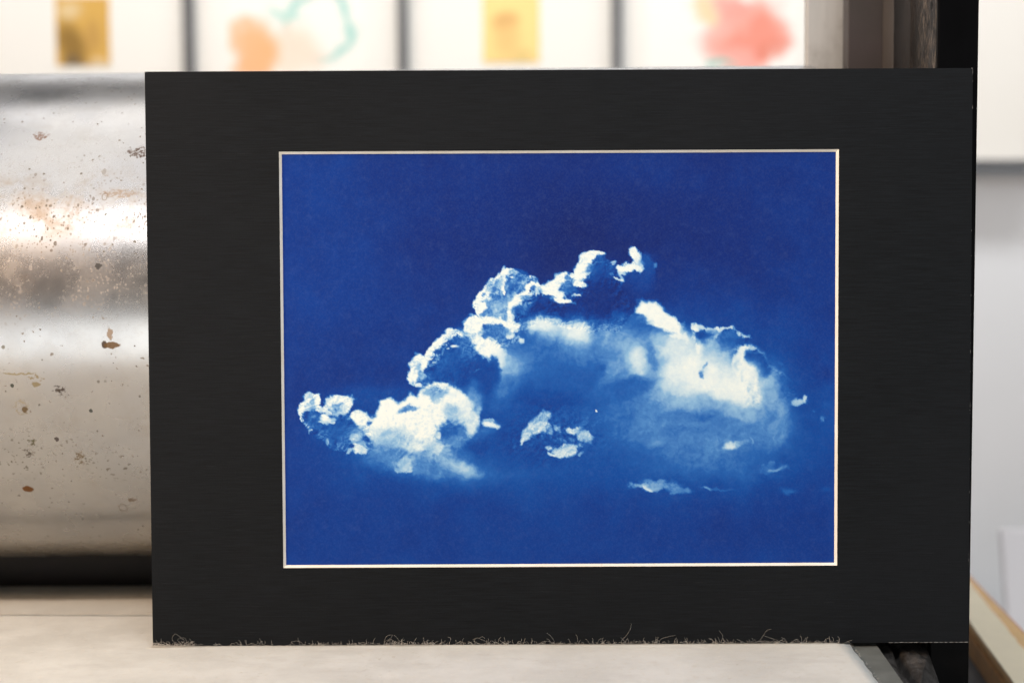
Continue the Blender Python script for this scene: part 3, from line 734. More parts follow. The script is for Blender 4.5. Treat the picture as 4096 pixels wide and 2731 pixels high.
    for (u, v, a_, b_, l_) in [(200, 925, 44, 34, 0.70), (150, 965, 30, 24, 0.95), (370, 920, 60, 22, 0.85), (412, 955, 24, 36, 0.92), (290, 985, 48, 16, 0.95), (300, 1030, 44, 18, 0.9), (200, 896, 26, 12, 1.0), (330, 955, 26, 16, 0.62), (240, 915, 16, 26, 0.9), (395, 990, 20, 16, 0.8), (250, 980, 20, 14, 0.8)]:
        blob(u, v, a_, b_, l_, 0.9, 0.8)
    blob(215, 932, 18, 14, 0.4, 0.7); blob(350, 945, 26, 12, 0.42, 0.7)
    blob(196, 1100, 6, 12, 0.7, 0.8); blob(292, 1160, 11, 26, 0.85, 0.8, rot=0.2)
    G(210, 840, 60, 40, 0.19, 0.6); G(300, 850, 60, 40, 0.22, 0.6)
    # the big white flank
    G(760, 940, 130, 70, 0.40, 0.8); G(480, 960, 130, 50, 0.40, 0.7); G(600, 1000, 150, 50, 0.42, 0.8)
    lobe([(450, 1040), (455, 1000), (480, 990), (500, 1012), (545, 1030), (590, 970), (600, 930), (650, 908), (690, 940), (735, 920), (765, 885), (800, 900), (830, 862), (900, 825), (980, 830), (1040, 860), (1100, 900), (1125, 940), (1122, 980), (1162, 1010), (1160, 1060), (1140, 1110), (1080, 1160), (1000, 1190), (930, 1230), (850, 1240), (800, 1235), (740, 1195), (640, 1200), (560, 1165), (510, 1100)], 0.97, 1.02, 60, (-0.4, -0.8), 16, mott=0.05, amb=0.4)
    G(770, 880, 60, 60, 0.30, 0.75); G(820, 760, 26, 70, 0.62, 0.6); G(780, 780, 34, 60, 0.86, 0.6)
    G(690, 700, 60, 14, 0.75, 0.7, -0.1)
    for (x, y, rx, ry, l_, al, r_) in [(662, 706, 42, 22, 0.48, .85, 0.0), (660, 740, 24, 16, 0.66, .7, .5), (548, 776, 34, 14, 0.42, .9, -0.2), (735, 790, 34, 30, 0.62, .7, 0.2), (720, 870, 46, 40, 0.27, .9, -0.3), (760, 900, 50, 36, 0.42, .8, 0.0), (690, 905, 36, 30, 0.40, .8, 0.3), (384, 832, 9, 9, 0.25, .9, 0),
                                        (500, 880, 60, 30, 0.74, .7, 0.2), (460, 910, 60, 36, 0.55, .8, 0.2), (560, 930, 60, 30, 0.7, .6, 0.1), (610, 960, 90, 30, 0.58, .8, 0.1), (550, 926, 4, 8, .6, .6, 0), (800, 850, 26, 20, 0.72, .7, 0), (640, 940, 30, 24, .92, .7, 0), (560, 940, 40, 20, .95, .7, .1)]:
        B(x, y, rx * 1.15, ry * 1.15, l_ * 0.92, al, 0.75, r_, 1.3)
    B(672, 886, 14, 16, 0.85, 0.85); B(840, 800, 14, 40, 0.9, 0.5, 1.0)
    B(345, 910, 60, 34, 0.46, 0.85, 0.8, 0.3, 1.3)
    for (u, v, a_, b_, l_) in [(440, 1135, 24, 18, 0.85), (470, 1205, 34, 18, 0.9), (420, 1190, 14, 14, 0.1), (535, 1170, 20, 18, 0.14), (525, 1140, 14, 12, 0.18), (420, 1215, 12, 14, 0.7), (490, 1120, 22, 12, 0.7)]:
        blob(u, v, a_, b_, l_, 0.85, 0.7)
    B(525, 1010, 30, 24, 0.95, 0.95, rot=0.3); B(515, 960, 18, 14, 0.42, 0.7); B(560, 990, 20, 14, 0.7, 0.6); B(590, 1010, 50, 16, 0.6, 0.6, 1.0, 0.2)
    B(505, 1035, 12, 8, 0.9, 0.6); B(640, 985, 16, 10, 0.9, 0.6); B(690, 1000, 9, 9, 0.8, 0.6)
    G(720, 1030, 160, 32, 0.42, 0.85, 0.1); G(735, 1018, 70, 22, 0.85, 0.9, 0.1); G(600, 1040, 60, 18, 0.5, 0.7, 0.3)
    G(850, 930, 70, 40, 0.13, 0.8)
    B(888, 846, 30, 15, 0.9, 0.95, 1.0, 0.15); B(895, 828, 22, 8, 0.55, 0.7, 1.0); G(890, 860, 40, 24, 0.4, 0.5)
    G(1130, 720, 150, 60, 0.13, 0.85)
    # the little cloud in the middle
    G(1130, 880, 130, 60, 0.2, 0.6)
    for (x, y, rx, ry, l_, r_) in [(1105, 800, 34, 14, 0.62, -0.4), (1090, 825, 40, 18, 0.62, -0.4), (1080, 855, 46, 22, 0.80, -0.3), (1040, 880, 26, 18, 0.66, -0.7), (1022, 905, 8, 24, 0.66, 0.2), (1125, 860, 20, 16, 0.60, 0), (1165, 865, 10, 16, 0.42, 0),
                                   (1225, 865, 26, 13, 0.80, 0.3), (1262, 880, 34, 20, 0.66, 0.4), (1295, 895, 16, 18, 0.70, 0.4), (1280, 905, 30, 12, 0.5, 0.3), (1140, 940, 18, 10, 0.5, 0), (1195, 960, 56, 15, 0.84, -0.22), (1225, 945, 28, 14, 0.76, -0.3), (1133, 968, 10, 9, 0.8, 0), (1190, 915, 24, 10, 0.3, 0), (985, 935, 10, 8, 0.3, 0), (1265, 965, 8, 6, .5, 0), (1220, 900, 20, 8, 0.4, .3)]:
        B(x, y, rx, ry, l_, 0.9, 0.95, r_, 1.5)
    # soft puffs across the middle
    G(1100, 520, 130, 60, 0.33, 0.7); G(1180, 440, 70, 36, 0.55, 0.7); G(1100, 430, 66, 30, 0.95, 0.92, 0.1); G(1065, 425, 20, 22, 0.8, 0.7); G(1255, 450, 52, 44, 0.95, 0.9, 0.5); G(1275, 500, 40, 46, 0.88, 0.85, 0.3); G(1215, 500, 40, 40, 0.5, 0.6)
    G(1420, 430, 110, 34, 0.36, 0.8, -0.25); G(1380, 480, 70, 44, 0.50, 0.8); G(1450, 500, 90, 60, 0.44, 0.7); G(1490, 570, 52, 66, 0.84, 0.95); G(1510, 610, 36, 30, 0.78, 0.7); G(1400, 610, 80, 44, 0.44, 0.8); G(1345, 605, 16, 14, 0.2, 0.8); G(1300, 640, 60, 40, 0.2, 0.7); G(1480, 690, 80, 40, 0.24, 0.7)
    G(1560, 430, 70, 40, 0.30, 0.6); G(1480, 395, 60, 24, 0.25, 0.6)
    # the right wing
    G(1560, 470, 60, 50, 0.36, 0.6); G(1650, 525, 80, 48, 0.84, 0.9, 0.3); G(1720, 565, 80, 50, 0.86, 0.9, 0.3)
    lobe([(2046, 424), (2080, 376), (2126, 361), (2176, 380), (2226, 425), (2276, 460), (2326, 510), (2362, 572), (2350, 600), (2290, 560), (2240, 515), (2186, 500), (2136, 480), (2110, 440)], 1.0, 1.02, 30, (-0.3, -0.9), 13, mott=0.04, amb=0.5)
    B(1610, 445, 56, 10, 0.34, 0.85, 1.0, 0.25); B(1540, 400, 40, 14, 0.34, 0.7, 1.0, 0.2); G(1700, 480, 40, 34, 0.85, 0.7, 0.6); B(1660, 470, 26, 10, .95, .8, 1.0, .5)
    G(1755, 520, 16, 26, 0.85, 0.8); G(1730, 545, 26, 16, 0.5, 0.6)
    G(1770, 610, 120, 60, 1.0, 0.97, 0.1); G(1690, 640, 80, 50, 0.92, 0.9); G(1700, 705, 110, 36, 0.82, 0.9, -0.1); G(1600, 735, 70, 18, 0.55, 0.7); G(1840, 670, 110, 50, 0.98, 0.95, 0.2); G(1830, 540, 60, 44, 0.72, 0.8); G(1900, 640, 50, 60, 0.9, 0.8)
    G(1960, 700, 60, 66, 0.98, 0.95, 0.4); G(1985, 770, 46, 36, 1.0, 0.9, 0.4); G(2045, 690, 56, 80, 0.66, 0.85, 0.4); G(2085, 790, 50, 80, 0.55, 0.85); G(2090, 870, 36, 40, 0.42, 0.7)
    lobe([(2616, 700), (2616, 668), (2662, 610), (2700, 640), (2680, 680), (2726, 700), (2740, 760), (2770, 850), (2780, 940), (2720, 960), (2660, 900), (2640, 820), (2625, 760)], 0.9, 1.0, 30, (-0.8, -0.5), 13, mott=0.3, amb=0.3)
    B(1925, 590, 10, 30, 0.55, 0.6, 1.0, 0.1); B(1940, 640, 6, 16, 0.5, 0.7); B(1970, 540, 30, 6, 0.75, 0.7, .8, .1); B(1900, 470, 20, 40, 0.30, 0.6, 1.0)
    B(1787, 592, 7, 15, 0.40, 0.95, 0.8, 0.3, 0.5); B(1776, 625, 12, 18, 0.34, 0.95, 0.8, 0, 0.5); G(1780, 610, 22, 34, 0.7, 0.5)
    B(1985, 720, 20, 7, 0.8, .5, 1.0); B(1965, 745, 5, 14, 0.75, .6)
    G(1860, 800, 220, 24, 0.30, 0.8, 0.03); G(1570, 800, 90, 36, 0.30, 0.6); G(1550, 835, 80, 56, 0.42, 0.8); G(1480, 770, 60, 60, 0.26, 0.6); G(1590, 915, 32, 20, 0.52, 0.85); G(1500, 900, 50, 40, .28, .6)
    G(1850, 920, 90, 40, 0.52, 0.85, 0.05); G(1760, 870, 90, 40, 0.36, 0.6); G(1960, 900, 60, 40, 0.40, 0.6)
    B(1885, 935, 34, 16, 0.86, 0.85, 1.0, -0.1, 1.3); B(1920, 925, 22, 14, 0.80, 0.7, 1.0); B(1955, 910, 18, 10, 0.6, 0.7, 1.0, -0.3); B(1985, 910, 4, 14, 0.6, 0.8)
    G(1780, 990, 200, 60, 0.36, 0.8); G(2000, 980, 90, 40, 0.26, 0.6)
    # outliers to the right and along the foot
    for (x, y, rx, ry, l_, r_, al) in [(2185, 742, 32, 12, 0.62, -0.1, .9), (2205, 725, 10, 12, 0.7, 0, .9), (2165, 730, 8, 10, 0.55, 0, .8), (2245, 778, 9, 7, 0.34, 0, .8), (2281, 822, 8, 16, 0.45, 0, .8), (2110, 590, 14, 8, .3, .5, .7),
                                       (2070, 1030, 54, 18, 0.42, -0.1, .8), (2080, 1030, 24, 10, 0.80, -0.1, .9), (2060, 1005, 14, 8, .4, -.5, .7), (1530, 1103, 46, 15, 0.62, 0.1, .9), (1545, 1108, 22, 8, 0.92, 0.1, .8), (1600, 1095, 70, 20, 0.52, 0.05, .85), (1680, 1120, 60, 16, 0.46, 0.1, .8), (1610, 1075, 30, 8, 0.5, -0.1, .7), (1830, 1113, 70, 5, 0.34, 0.1, .8), (1800, 1108, 12, 6, 0.5, 0.2, .7)]:
        B(x, y, rx, ry, l_, al, 0.95, r_, 1.4)
    G(2140, 1118, 26, 16, 0.33, 0.8); G(2295, 1118, 22, 16, 0.22, 0.7); G(2070, 1035, 70, 26, .26, .5)
    blob(1829, 988, 3.5, 7, 0.95, 0.95, 0.7, -0.2, 0.1)
    # second look, left half then right half, in the coordinates of two closer views
    def GL(x, y, rx, ry, lvl, a=0.85, rot=0.0, o=37.1): G((o + x * 0.8808 - 14) / 1.3638, (-28.5 + y * 0.8808 + 85.5) / 1.3638, rx * 0.6458, ry * 0.6458, lvl, a, rot)
    def BL(x, y, rx, ry, lvl, a=0.9, rot=0.0, soft=0.8, nz=1.2, o=37.1): blob(o + x * 0.8808, -28.5 + y * 0.8808, rx * 0.8808, ry * 0.8808, lvl, a, soft, rot, nz)
    def GR(x, y, rx, ry, lvl, a=0.85, rot=0.0): GL(x, y, rx, ry, lvl, a, rot, 1551)
    def BR(x, y, rx, ry, lvl, a=0.9, rot=0.0, soft=0.8, nz=1.2): BL(x, y, rx, ry, lvl, a, rot, soft, nz, 1551)
    # left dome and its bump
    GL(1110, 690, 80, 40, 0.30, 0.6, 0.4); GL(1220, 720, 40, 50, 0.34, 0.6)
    BL(870, 850, 40, 70, 0.86, 0.9, 0.1); BL(840, 930, 34, 36, 1.0, 0.9); BL(885, 800, 36, 18, 1.0, 0.9); BL(915, 850, 18, 50, 1.0, 0.85, 0.1); BL(880, 860, 20, 24, 0.5, 0.8); BL(900, 900, 10, 10, 0.45, 0.7); BL(870, 975, 34, 14, 0.85, 0.8, 0.3); BL(900, 940, 26, 16, 0.5, 0.6)
    BL(960, 770, 20, 46, 1.0, 0.9, 0.5); BL(1010, 705, 22, 48, 1.0, 0.9, 0.75); BL(1075, 650, 48, 20, 1.0, 0.9, -0.5); BL(1130, 632, 36, 13, 1.0, 0.85, 0.35); BL(1110, 725, 24, 9, 1.0, 0.8, -0.2); BL(1060, 742, 10, 6, 1.0, 0.7)
    BL(1240, 610, 62, 56, 1.0, 0.95, 0.5); BL(1215, 580, 20, 26, 1.0, 0.9, 0.4); BL(1262, 680, 34, 34, 1.0, 0.9); BL(1355, 550, 80, 13, 1.0, 0.85, 0.1); BL(1455, 580, 40, 16, 1.0, 0.85, 0.2); BL(1505, 600, 36, 34, 0.96, 0.8); BL(1480, 665, 24, 20, 0.9, 0.8, -0.4); BL(1555, 685, 12, 14, 0.95, 0.8)
    BL(1380, 630, 84, 44, 0.32, 0.85, 0.25); BL(1330, 600, 34, 22, 0.30, 0.7); BL(1440, 640, 40, 30, 0.42, 0.6)
    BL(1335, 750, 100, 44, 1.0, 0.95, 0.45, 0.9, 0.8); BL(1420, 810, 70, 50, 0.98, 0.9, 0.5, 1.2, 0.8); GL(1490, 860, 80, 80, 0.60, 0.8, 0.5); GL(1440, 990, 60, 70, 0.40, 0.7)
    BL(1300, 850, 24, 40, 0.17, 0.9); BL(1370, 850, 36, 50, 0.17, 0.9, 0.2); BL(1330, 920, 70, 50, 0.17, 0.85); BL(1260, 890, 40, 60, 0.16, 0.8); BL(1265, 890, 26, 5, 0.5, 0.6, -0.6)
    # back tower and shoulder
    BL(1390, 330, 22, 60, 0.42, 0.6, 0.6); BL(1440, 350, 10, 34, 0.98, 0.8, -0.3); BL(1455, 380, 10, 9, 1.0, 0.85); BL(1300, 465, 15, 18, 1.0, 0.85); BL(1470, 300, 24, 24, 0.30, 0.7); BL(1540, 290, 46, 22, 0.36, 0.7, 0.2); BL(1490, 290, 16, 9, 0.95, 0.7); BL(1600, 300, 40, 10, 0.62, 0.7, 0.2)
    BL(1560, 385, 20, 40, 1.0, 0.9, 0.7); BL(1620, 345, 44, 13, 1.0, 0.9, -0.15); BL(1500, 445, 30, 18, 1.0, 0.9, -0.3); BL(1530, 440, 10, 30, 1.0, 0.8, -0.5); BL(1625, 365, 16, 18, 0.32, 0.8); BL(1600, 420, 50, 22, 0.22, 0.7); BL(1480, 530, 12, 60, 0.98, 0.85, 0.1); BL(1530, 500, 34, 40, 0.22, 0.7)
    # wisp cluster
    BL(185, 1060, 40, 26, 0.82, 0.9); BL(170, 1110, 56, 36, 0.72, 0.85); BL(120, 1120, 20, 30, 1.0, 0.85); BL(230, 1080, 14, 30, 0.95, 0.85); BL(195, 1085, 16, 24, 0.45, 0.7)
    BL(350, 1075, 60, 20, 0.92, 0.9); BL(430, 1110, 24, 46, 0.92, 0.9); BL(310, 1100, 22, 34, 0.9, 0.85); BL(360, 1110, 34, 20, 0.5, 0.8); BL(380, 1140, 40, 20, 0.72, 0.7, -0.4); BL(265, 1145, 34, 16, 0.9, 0.8, -0.2); BL(290, 1195, 30, 26, 1.0, 0.9); BL(265, 1222, 34, 8, 0.9, 0.8); BL(330, 1215, 20, 9, 0.9, 0.8)
    GL(330, 1290, 130, 60, 0.25, 0.7)
    # the flank's left edge and foot
    BL(520, 1200, 50, 36, 0.98, 0.9, 0.3); BL(480, 1180, 20, 20, 0.98, 0.9); BL(570, 1225, 11, 13, 0.32, 0.9); BL(600, 1290, 50, 50, 0.92, 0.85, 0.5, 1.1); GL(500, 1290, 60, 40, 0.45, 0.7)
    BL(480, 1330, 40, 20, 0.74, 0.85, -0.2); BL(520, 1355, 50, 26, 0.52, 0.7); BL(490, 1395, 40, 20, 0.86, 0.85, 0.2); BL(435, 1380, 14, 14, 0.12, 0.9); BL(560, 1330, 16, 18, 0.14, 0.85); BL(560, 1370, 14, 12, 0.2, 0.7)
    GL(690, 1340, 100, 46, 0.62, 0.7, 0.2); GL(720, 1420, 130, 50, 0.44, 0.75, 0.25); BL(790, 1500, 46, 32, 0.94, 0.9, 0.3); BL(765, 1425, 24, 20, 0.38, 0.7); BL(820, 1365, 6, 10, 0.5, 0.7); GL(950, 1430, 90, 50, 0.52, 0.7)
    BL(880, 1390, 60, 26, 0.95, 0.7, 0.1, 1.2); BL(1000, 1420, 16, 20, 0.75, 0.6); BL(720, 1330, 50, 22, 0.72, 0.6, 0.2, 1.2)
    BL(1000, 1045, 46, 30, 0.50, 0.85, 0.0, 1.0); BL(985, 1085, 22, 22, 0.60, 0.7); BL(815, 1140, 46, 22, 0.44, 0.9, -0.15); BL(1110, 1150, 50, 40, 0.58, 0.75, 0.2, 1.2); BL(1190, 1160, 40, 50, 0.86, 0.7, 0, 1.2); BL(1070, 1290, 62, 44, 0.26, 0.9, -0.2, 1.1); BL(1130, 1340, 60, 44, 0.46, 0.8, 0, 1.2); BL(1020, 1310, 18, 22, 0.85, 0.8); BL(1215, 1270, 40, 50, 0.86, 0.8, 0.2, 1.2)
    BL(1350, 1245, 48, 24, 0.92, 0.95, 0.1, 1.0); BL(1345, 1215, 34, 10, 0.6, 0.8)
    # the little cloud
    BL(1700, 1185, 54, 26, 0.62, 0.9, -0.4, 1.0); BL(1670, 1215, 44, 34, 0.58, 0.85, 0, 1.0); BL(1640, 1270, 76, 34, 0.80, 0.95, -0.3, 1.0); BL(1575, 1310, 28, 34, 0.74, 0.9, 0.5, 1.0); BL(1557, 1350, 9, 30, 0.8, 0.9, 0.15); BL(1720, 1280, 30, 30, 0.55, 0.8); BL(1775, 1275, 16, 12, 0.5, 0.8); BL(1740, 1385, 22, 14, 0.66, 0.85); BL(1725, 1435, 14, 14, 0.8, 0.85)
    BR(60, 1275, 20, 20, 0.55, 0.8); BR(150, 1275, 34, 22, 0.86, 0.95); BR(215, 1300, 50, 36, 0.70, 0.9, 0.4, 1.0); BR(262, 1310, 14, 34, 0.72, 0.85); BR(110, 1405, 84, 28, 0.86, 0.95, -0.28, 0.9); BR(40, 1440, 34, 12, 0.9, 0.9); BR(150, 1380, 44, 26, 0.74, 0.9, -0.2); BR(90, 1350, 30, 12, 0.36, 0.7); BR(215, 1425, 14, 10, 0.5, 0.7)
    # crest
    BR(240, 180, 40, 56, 1.0, 0.95, 0.4); BR(215, 250, 26, 50, 1.0, 0.9, 0.15); BR(275, 150, 60, 20, 1.0, 0.9, -0.5); BR(325, 125, 40, 12, 1.0, 0.85); BR(290, 200, 40, 8, 0.6, 0.8, -0.3); BR(260, 235, 40, 8, 0.7, 0.8, -0.2); BR(225, 330, 40, 22, 1.0, 0.9, 0.3); BR(345, 165, 34, 30, 0.24, 0.8); BR(310, 220, 50, 30, 0.2, 0.7)
    BR(85, 290, 46, 24, 1.0, 0.95, -0.5); BR(20, 350, 44, 36, 1.0, 0.95, -0.4); BR(60, 385, 50, 22, 1.0, 0.9); BR(125, 300, 24, 36, 0.38, 0.85, 0.2); BR(155, 270, 16, 22, 0.98, 0.8); BR(140, 360, 34, 20, 0.30, 0.8); BR(90, 425, 60, 15, 1.0, 0.9, 0.05); BR(150, 435, 24, 8, 1.0, 0.8, 0.5); BR(205, 405, 12, 8, 0.9, 0.8); BR(435, 185, 12, 12, 0.7, 0.8); BR(455, 290, 36, 8, 0.85, 0.85, 0.15); BR(420, 265, 16, 8, 0.5, 0.7)
    BR(560, 130, 32, 28, 1.0, 0.95); BR(575, 165, 16, 34, 0.9, 0.85, 0.1); BR(545, 220, 66, 22, 1.0, 0.95, 0.05); BR(598, 230, 12, 36, 1.0, 0.9); BR(490, 220, 24, 16, 0.98, 0.9); BR(605, 190, 14, 40, 0.6, 0.7); BR(640, 170, 30, 40, 0.22, 0.6); BR(695, 205, 12, 12, 0.45, 0.8); GR(640, 300, 60, 80, 0.15, 0.6)
    # puffs, arch and wing
    GR(140, 620, 90, 44, 0.90, 0.8, 0.2); GR(215, 680, 56, 70, 0.92, 0.85, -0.3); GR(60, 640, 70, 40, 0.62, 0.6); GR(130, 770, 130, 50, 0.34, 0.6)
    GR(420, 670, 130, 50, 0.40, 0.7, -0.1); GR(400, 680, 36, 30, 0.60, 0.6); GR(500, 740, 100, 60, 0.50, 0.7, 0.3); GR(590, 840, 52, 80, 0.80, 0.85); GR(600, 890, 40, 30, 0.82, 0.6); GR(420, 880, 70, 60, 0.50, 0.7); GR(400, 950, 70, 36, 0.40, 0.6); GR(345, 872, 20, 18, 0.22, 0.8); GR(680, 800, 40, 120, 0.33, 0.7, -0.2)
    GR(560, 560, 70, 50, 0.30, 0.6); BR(620, 545, 40, 26, 0.42, 0.6, -0.3, 1.2)
    BR(690, 500, 96, 46, 1.0, 0.92, 0.45, 1.1, 0.7); BR(760, 570, 90, 44, 1.0, 0.92, 0.55, 1.1, 0.7); BR(830, 640, 50, 34, 0.95, 0.85, 0.7, 1.1); BR(890, 660, 20, 44, 0.85, 0.8, -0.3, 1.1); BR(730, 632, 84, 15, 0.34, 0.85, 0.12, 1.0); BR(880, 610, 20, 24, 0.5, 0.6)
    GR(790, 740, 90, 60, 0.84, 0.8, 0.2); GR(720, 700, 60, 40, 0.55, 0.6)
    # rim of the right side
    BR(965, 612, 24, 20, 0.95, 0.9); BR(1000, 598, 26, 9, 0.8, 0.8); BR(1100, 616, 13, 11, 0.85, 0.85); BR(1140, 620, 10, 10, 0.8, 0.8); BR(1190, 616, 11, 13, 0.85, 0.85); BR(1235, 648, 12, 12, 0.75, 0.8); BR(1085, 660, 12, 20, 0.6, 0.8); BR(1060, 640, 40, 16, 0.32, 0.6); BR(1180, 660, 60, 24, 0.34, 0.6); BR(1000, 650, 40, 26, 0.16, 0.7); BR(1150, 730, 60, 30, 0.3, 0.5)
    GR(1075, 720, 40, 50, 0.62, 0.7); BR(978, 735, 14, 26, 0.92, 0.85); BR(1270, 760, 60, 26, 0.9, 0.85, -0.6, 1.1); BR(1225, 810, 18, 44, 0.85, 0.8, 0.2); BR(1330, 748, 26, 7, 0.75, 0.85); BR(1280, 735, 20, 10, 0.95, 0.8); BR(1320, 800, 44, 44, 0.20, 0.85); BR(1400, 860, 50, 60, 0.17, 0.7); BR(1445, 850, 20, 9, 0.36, 0.7, 0.3)
    GR(1300, 900, 60, 60, 0.92, 0.85, 0.3); GR(1450, 1030, 70, 80, 0.56, 0.75, 0.4); GR(1490, 1180, 56, 100, 0.46, 0.75); GR(1380, 1160, 80, 50, 0.40, 0.6)
    # undersides
    GR(640, 1230, 90, 80, 0.42, 0.75); GR(480, 1190, 90, 60, 0.30, 0.6); GR(1080, 1180, 200, 36, 0.26, 0.7); GR(1060, 1365, 90, 44, 0.50, 0.7); BR(1185, 1378, 60, 28, 0.84, 0.85, -0.1, 1.2); BR(1250, 1360, 40, 22, 0.62, 0.7, -0.3, 1.2); GR(720, 1350, 46, 28, 0.50, 0.75); GR(900, 1420, 200, 70, 0.36, 0.6)
    BR(1640, 1078, 46, 18, 0.66, 0.9, -0.1, 1.0); BR(1672, 1065, 10, 22, 0.75, 0.8)
    GR(900, 1270, 280, 110, 0.37, 0.75); GR(1310, 1260, 150, 110, 0.38, 0.7); GR(700, 1110, 150, 60, 0.40, 0.6); GR(950, 1110, 200, 36, 0.66, 0.6); GR(1240, 1160, 110, 40, 0.66, 0.6, 0.2)
    GR(200, 900, 160, 90, 0.27, 0.6); GL(1650, 800, 160, 90, 0.30, 0.6); GL(1560, 960, 110, 70, 0.28, 0.6); GR(560, 1000, 120, 60, 0.28, 0.6)
    BR(1185, 1378, 44, 20, 0.86, 0.8, -0.1, 1.2)
    GL(1060, 800, 70, 40, 0.26, 0.5); GL(700, 1480, 160, 60, 0.40, 0.6, 0.2); GL(1000, 1520, 160, 50, 0.34, 0.7, 0.1); GR(300, 760, 90, 50, 0.36, 0.5); GR(100, 950, 200, 90, 0.24, 0.5); GL(1150, 640, 60, 26, 0.42, 0.6, 0.4); GL(1190, 760, 40, 60, 0.34, 0.5)
    C = np.maximum(C, 0.9 * np.exp(-(((Uu - 1590) / 240) ** 2 + ((Vv - 1120) / 150) ** 2)))
    C = np.maximum(C, 0.35 * np.exp(-(((Uu - 800) / 420) ** 2 + ((Vv - 1080) / 260) ** 2)))
    T = np.where(T > 0.3, 0.3 + (T - 0.3) * (1 - 0.22 * np.exp(-(((Uu - 1590) / 260) ** 2 + ((Vv - 1120) / 160) ** 2))), T)
    T = T + C * (np.clip(pc, -0.5, 0.8) * (0.10 + 0.36 * np.clip(T, 0, 0.75)))
    mid = 4 * T * np.clip(1 - T, 0, 1)
    T = T + sstep(T, 0.14, 0.42) * mid * (0.036 * np.clip(ps, -0.6, 0.6) + 0.055 * np.clip(pl, -0.6, 0.6))
    T = T * (1 + 0.10 * (fine - 0.5)) + 0.014 * (fine - 0.5)
    return np.clip(T, 0, 1)

GX, GZ = 720, 540
xs = np.linspace(-0.1150, 0.1612, GX); zs_ = np.linspace(0.2441, 0.0366, GZ)
Xg, Zg = np.meshgrid(xs, zs_)
s_ = (Xg + 0.1120) / 0.2702; t_ = (0.2411 - Zg) / 0.2012
px = (644.6 * (1 - s_) + 1921.3 * s_) * (1 - t_) + (655.3 * (1 - s_) + 1915.8 * s_) * t_
py = (353.9 * (1 - s_) + 347.0 * s_) * (1 - t_) + (1296.8 * (1 - s_) + 1292.0 * s_) * t_
UU = (px * 1.7415 - 1100) * 1.4256; VV = (py * 1.7415 - 950) * 1.4256      # drawing units of the print
TT = cloud_tones(UU, VV)
stops = [0.0, 0.06, 0.12, 0.20, 0.30, 0.42, 0.58, 0.75, 0.88, 1.0]
cols = np.array([s2l(c)[:3] for c in [(22, 36, 102), (21, 45, 120), (20, 58, 140), (20, 74, 158), (36, 97, 178), (76, 134, 200), (136, 182, 220), (186, 214, 230), (214, 231, 236), (231, 241, 238)]])
rgb = np.stack([np.interp(TT, stops, cols[:, k]) for k in range(3)], -1)
me = bpy.data.meshes.new('print')
co = np.stack([Xg - CX, np.full_like(Xg, TH + 0.00018), Zg], -1).reshape(-1, 3)
idx = np.arange(GX * GZ).reshape(GZ, GX)
fq = np.stack([idx[:-1, :-1], idx[1:, :-1], idx[1:, 1:], idx[:-1, 1:]], -1).reshape(-1, 4)
me.vertices.add(len(co)); me.vertices.foreach_set('co', co.astype(np.float32).ravel())
me.loops.add(fq.size); me.loops.foreach_set('vertex_index', fq.astype(np.int32).ravel())
me.polygons.add(len(fq)); me.polygons.foreach_set('loop_start', np.arange(0, fq.size, 4, dtype=np.int32)); me.polygons.foreach_set('loop_total', np.full(len(fq), 4, np.int32))
me.update(calc_edges=True); me.validate()
ca = me.color_attributes.new('tone', 'FLOAT_COLOR', 'POINT')
ca.data.foreach_set('color', np.concatenate([rgb, np.ones(rgb.shape[:2] + (1,))], -1).astype(np.float32).ravel())
link('print', me, mat_print(), art)

# ------------------------------------------------------------------ framed pictures on the wall
m_frame = mat_plain('dark_grey_frame_paint', (108, 110, 114), 0.5)
m_paper = mat_plain('white_mount_board', (244, 243, 238), 0.85, nscale=3, namt=0.01)
PIT = 0.3262; FB, FT = 0.3170, 0.7480; FW = 0.0066; FY = 2.2
def picture(xc, artm, ax0, ax1, az0, az1, label):
    e = tag(empty('framed_picture', (xc, FY + 0.03, FB)), label, 'picture frame', 'framed pictures hung side by side on the white wall')
    x0, x1 = xc - PIT / 2 + 0.0004, xc + PIT / 2 - 0.0004
    def pp(o): o.location = Vector((-xc, -(FY + 0.03), -FB)); o.parent = e; return o
    for (a, b, c, d) in ((x0, x0 + FW, FB, FT), (x1 - FW, x1, FB, FT), (x0 + FW, x1 - FW, FB, FB + FW * 1.9), (x0 + FW, x1 - FW, FT - FW, FT)):
        pp(box('moulding', a, b, FY - 0.018, FY + 0.031, c, d, m_frame, bevel=0.0006))
    pp(box('mount', x0 + FW, x1 - FW, FY + 0.006, FY + 0.009, FB + FW * 1.9, FT - FW, m_paper))
    if artm: pp(box('artwork', ax0, ax1, FY + 0.0045, FY + 0.0058, az0, az1, artm))
    return e
XC = [-0.6537, -0.3275, -0.0013, 0.3249, 0.6511]
gold = blots('gilded_study', (214, 172, 92), [(-0.672, 0.512, 0.030, 0.055, 0.35, 0.7, (134, 104, 52), 0.85, 0), (-0.672, 0.488, 0.022, 0.014, 0, 0.8, (96, 90, 82), 0.7, 0), (-0.640, 0.525, 0.02, 0.04, 0, 0.8, (190, 150, 84), 0.8, 0), (-0.675, 0.565, 0.03, 0.02, 0.2, 0.8, (226, 206, 164), 0.8, 0), (-0.632, 0.486, 0.02, 0.010, 0, 0.8, (232, 210, 170), 0.8, 0)], 40, 0.008)
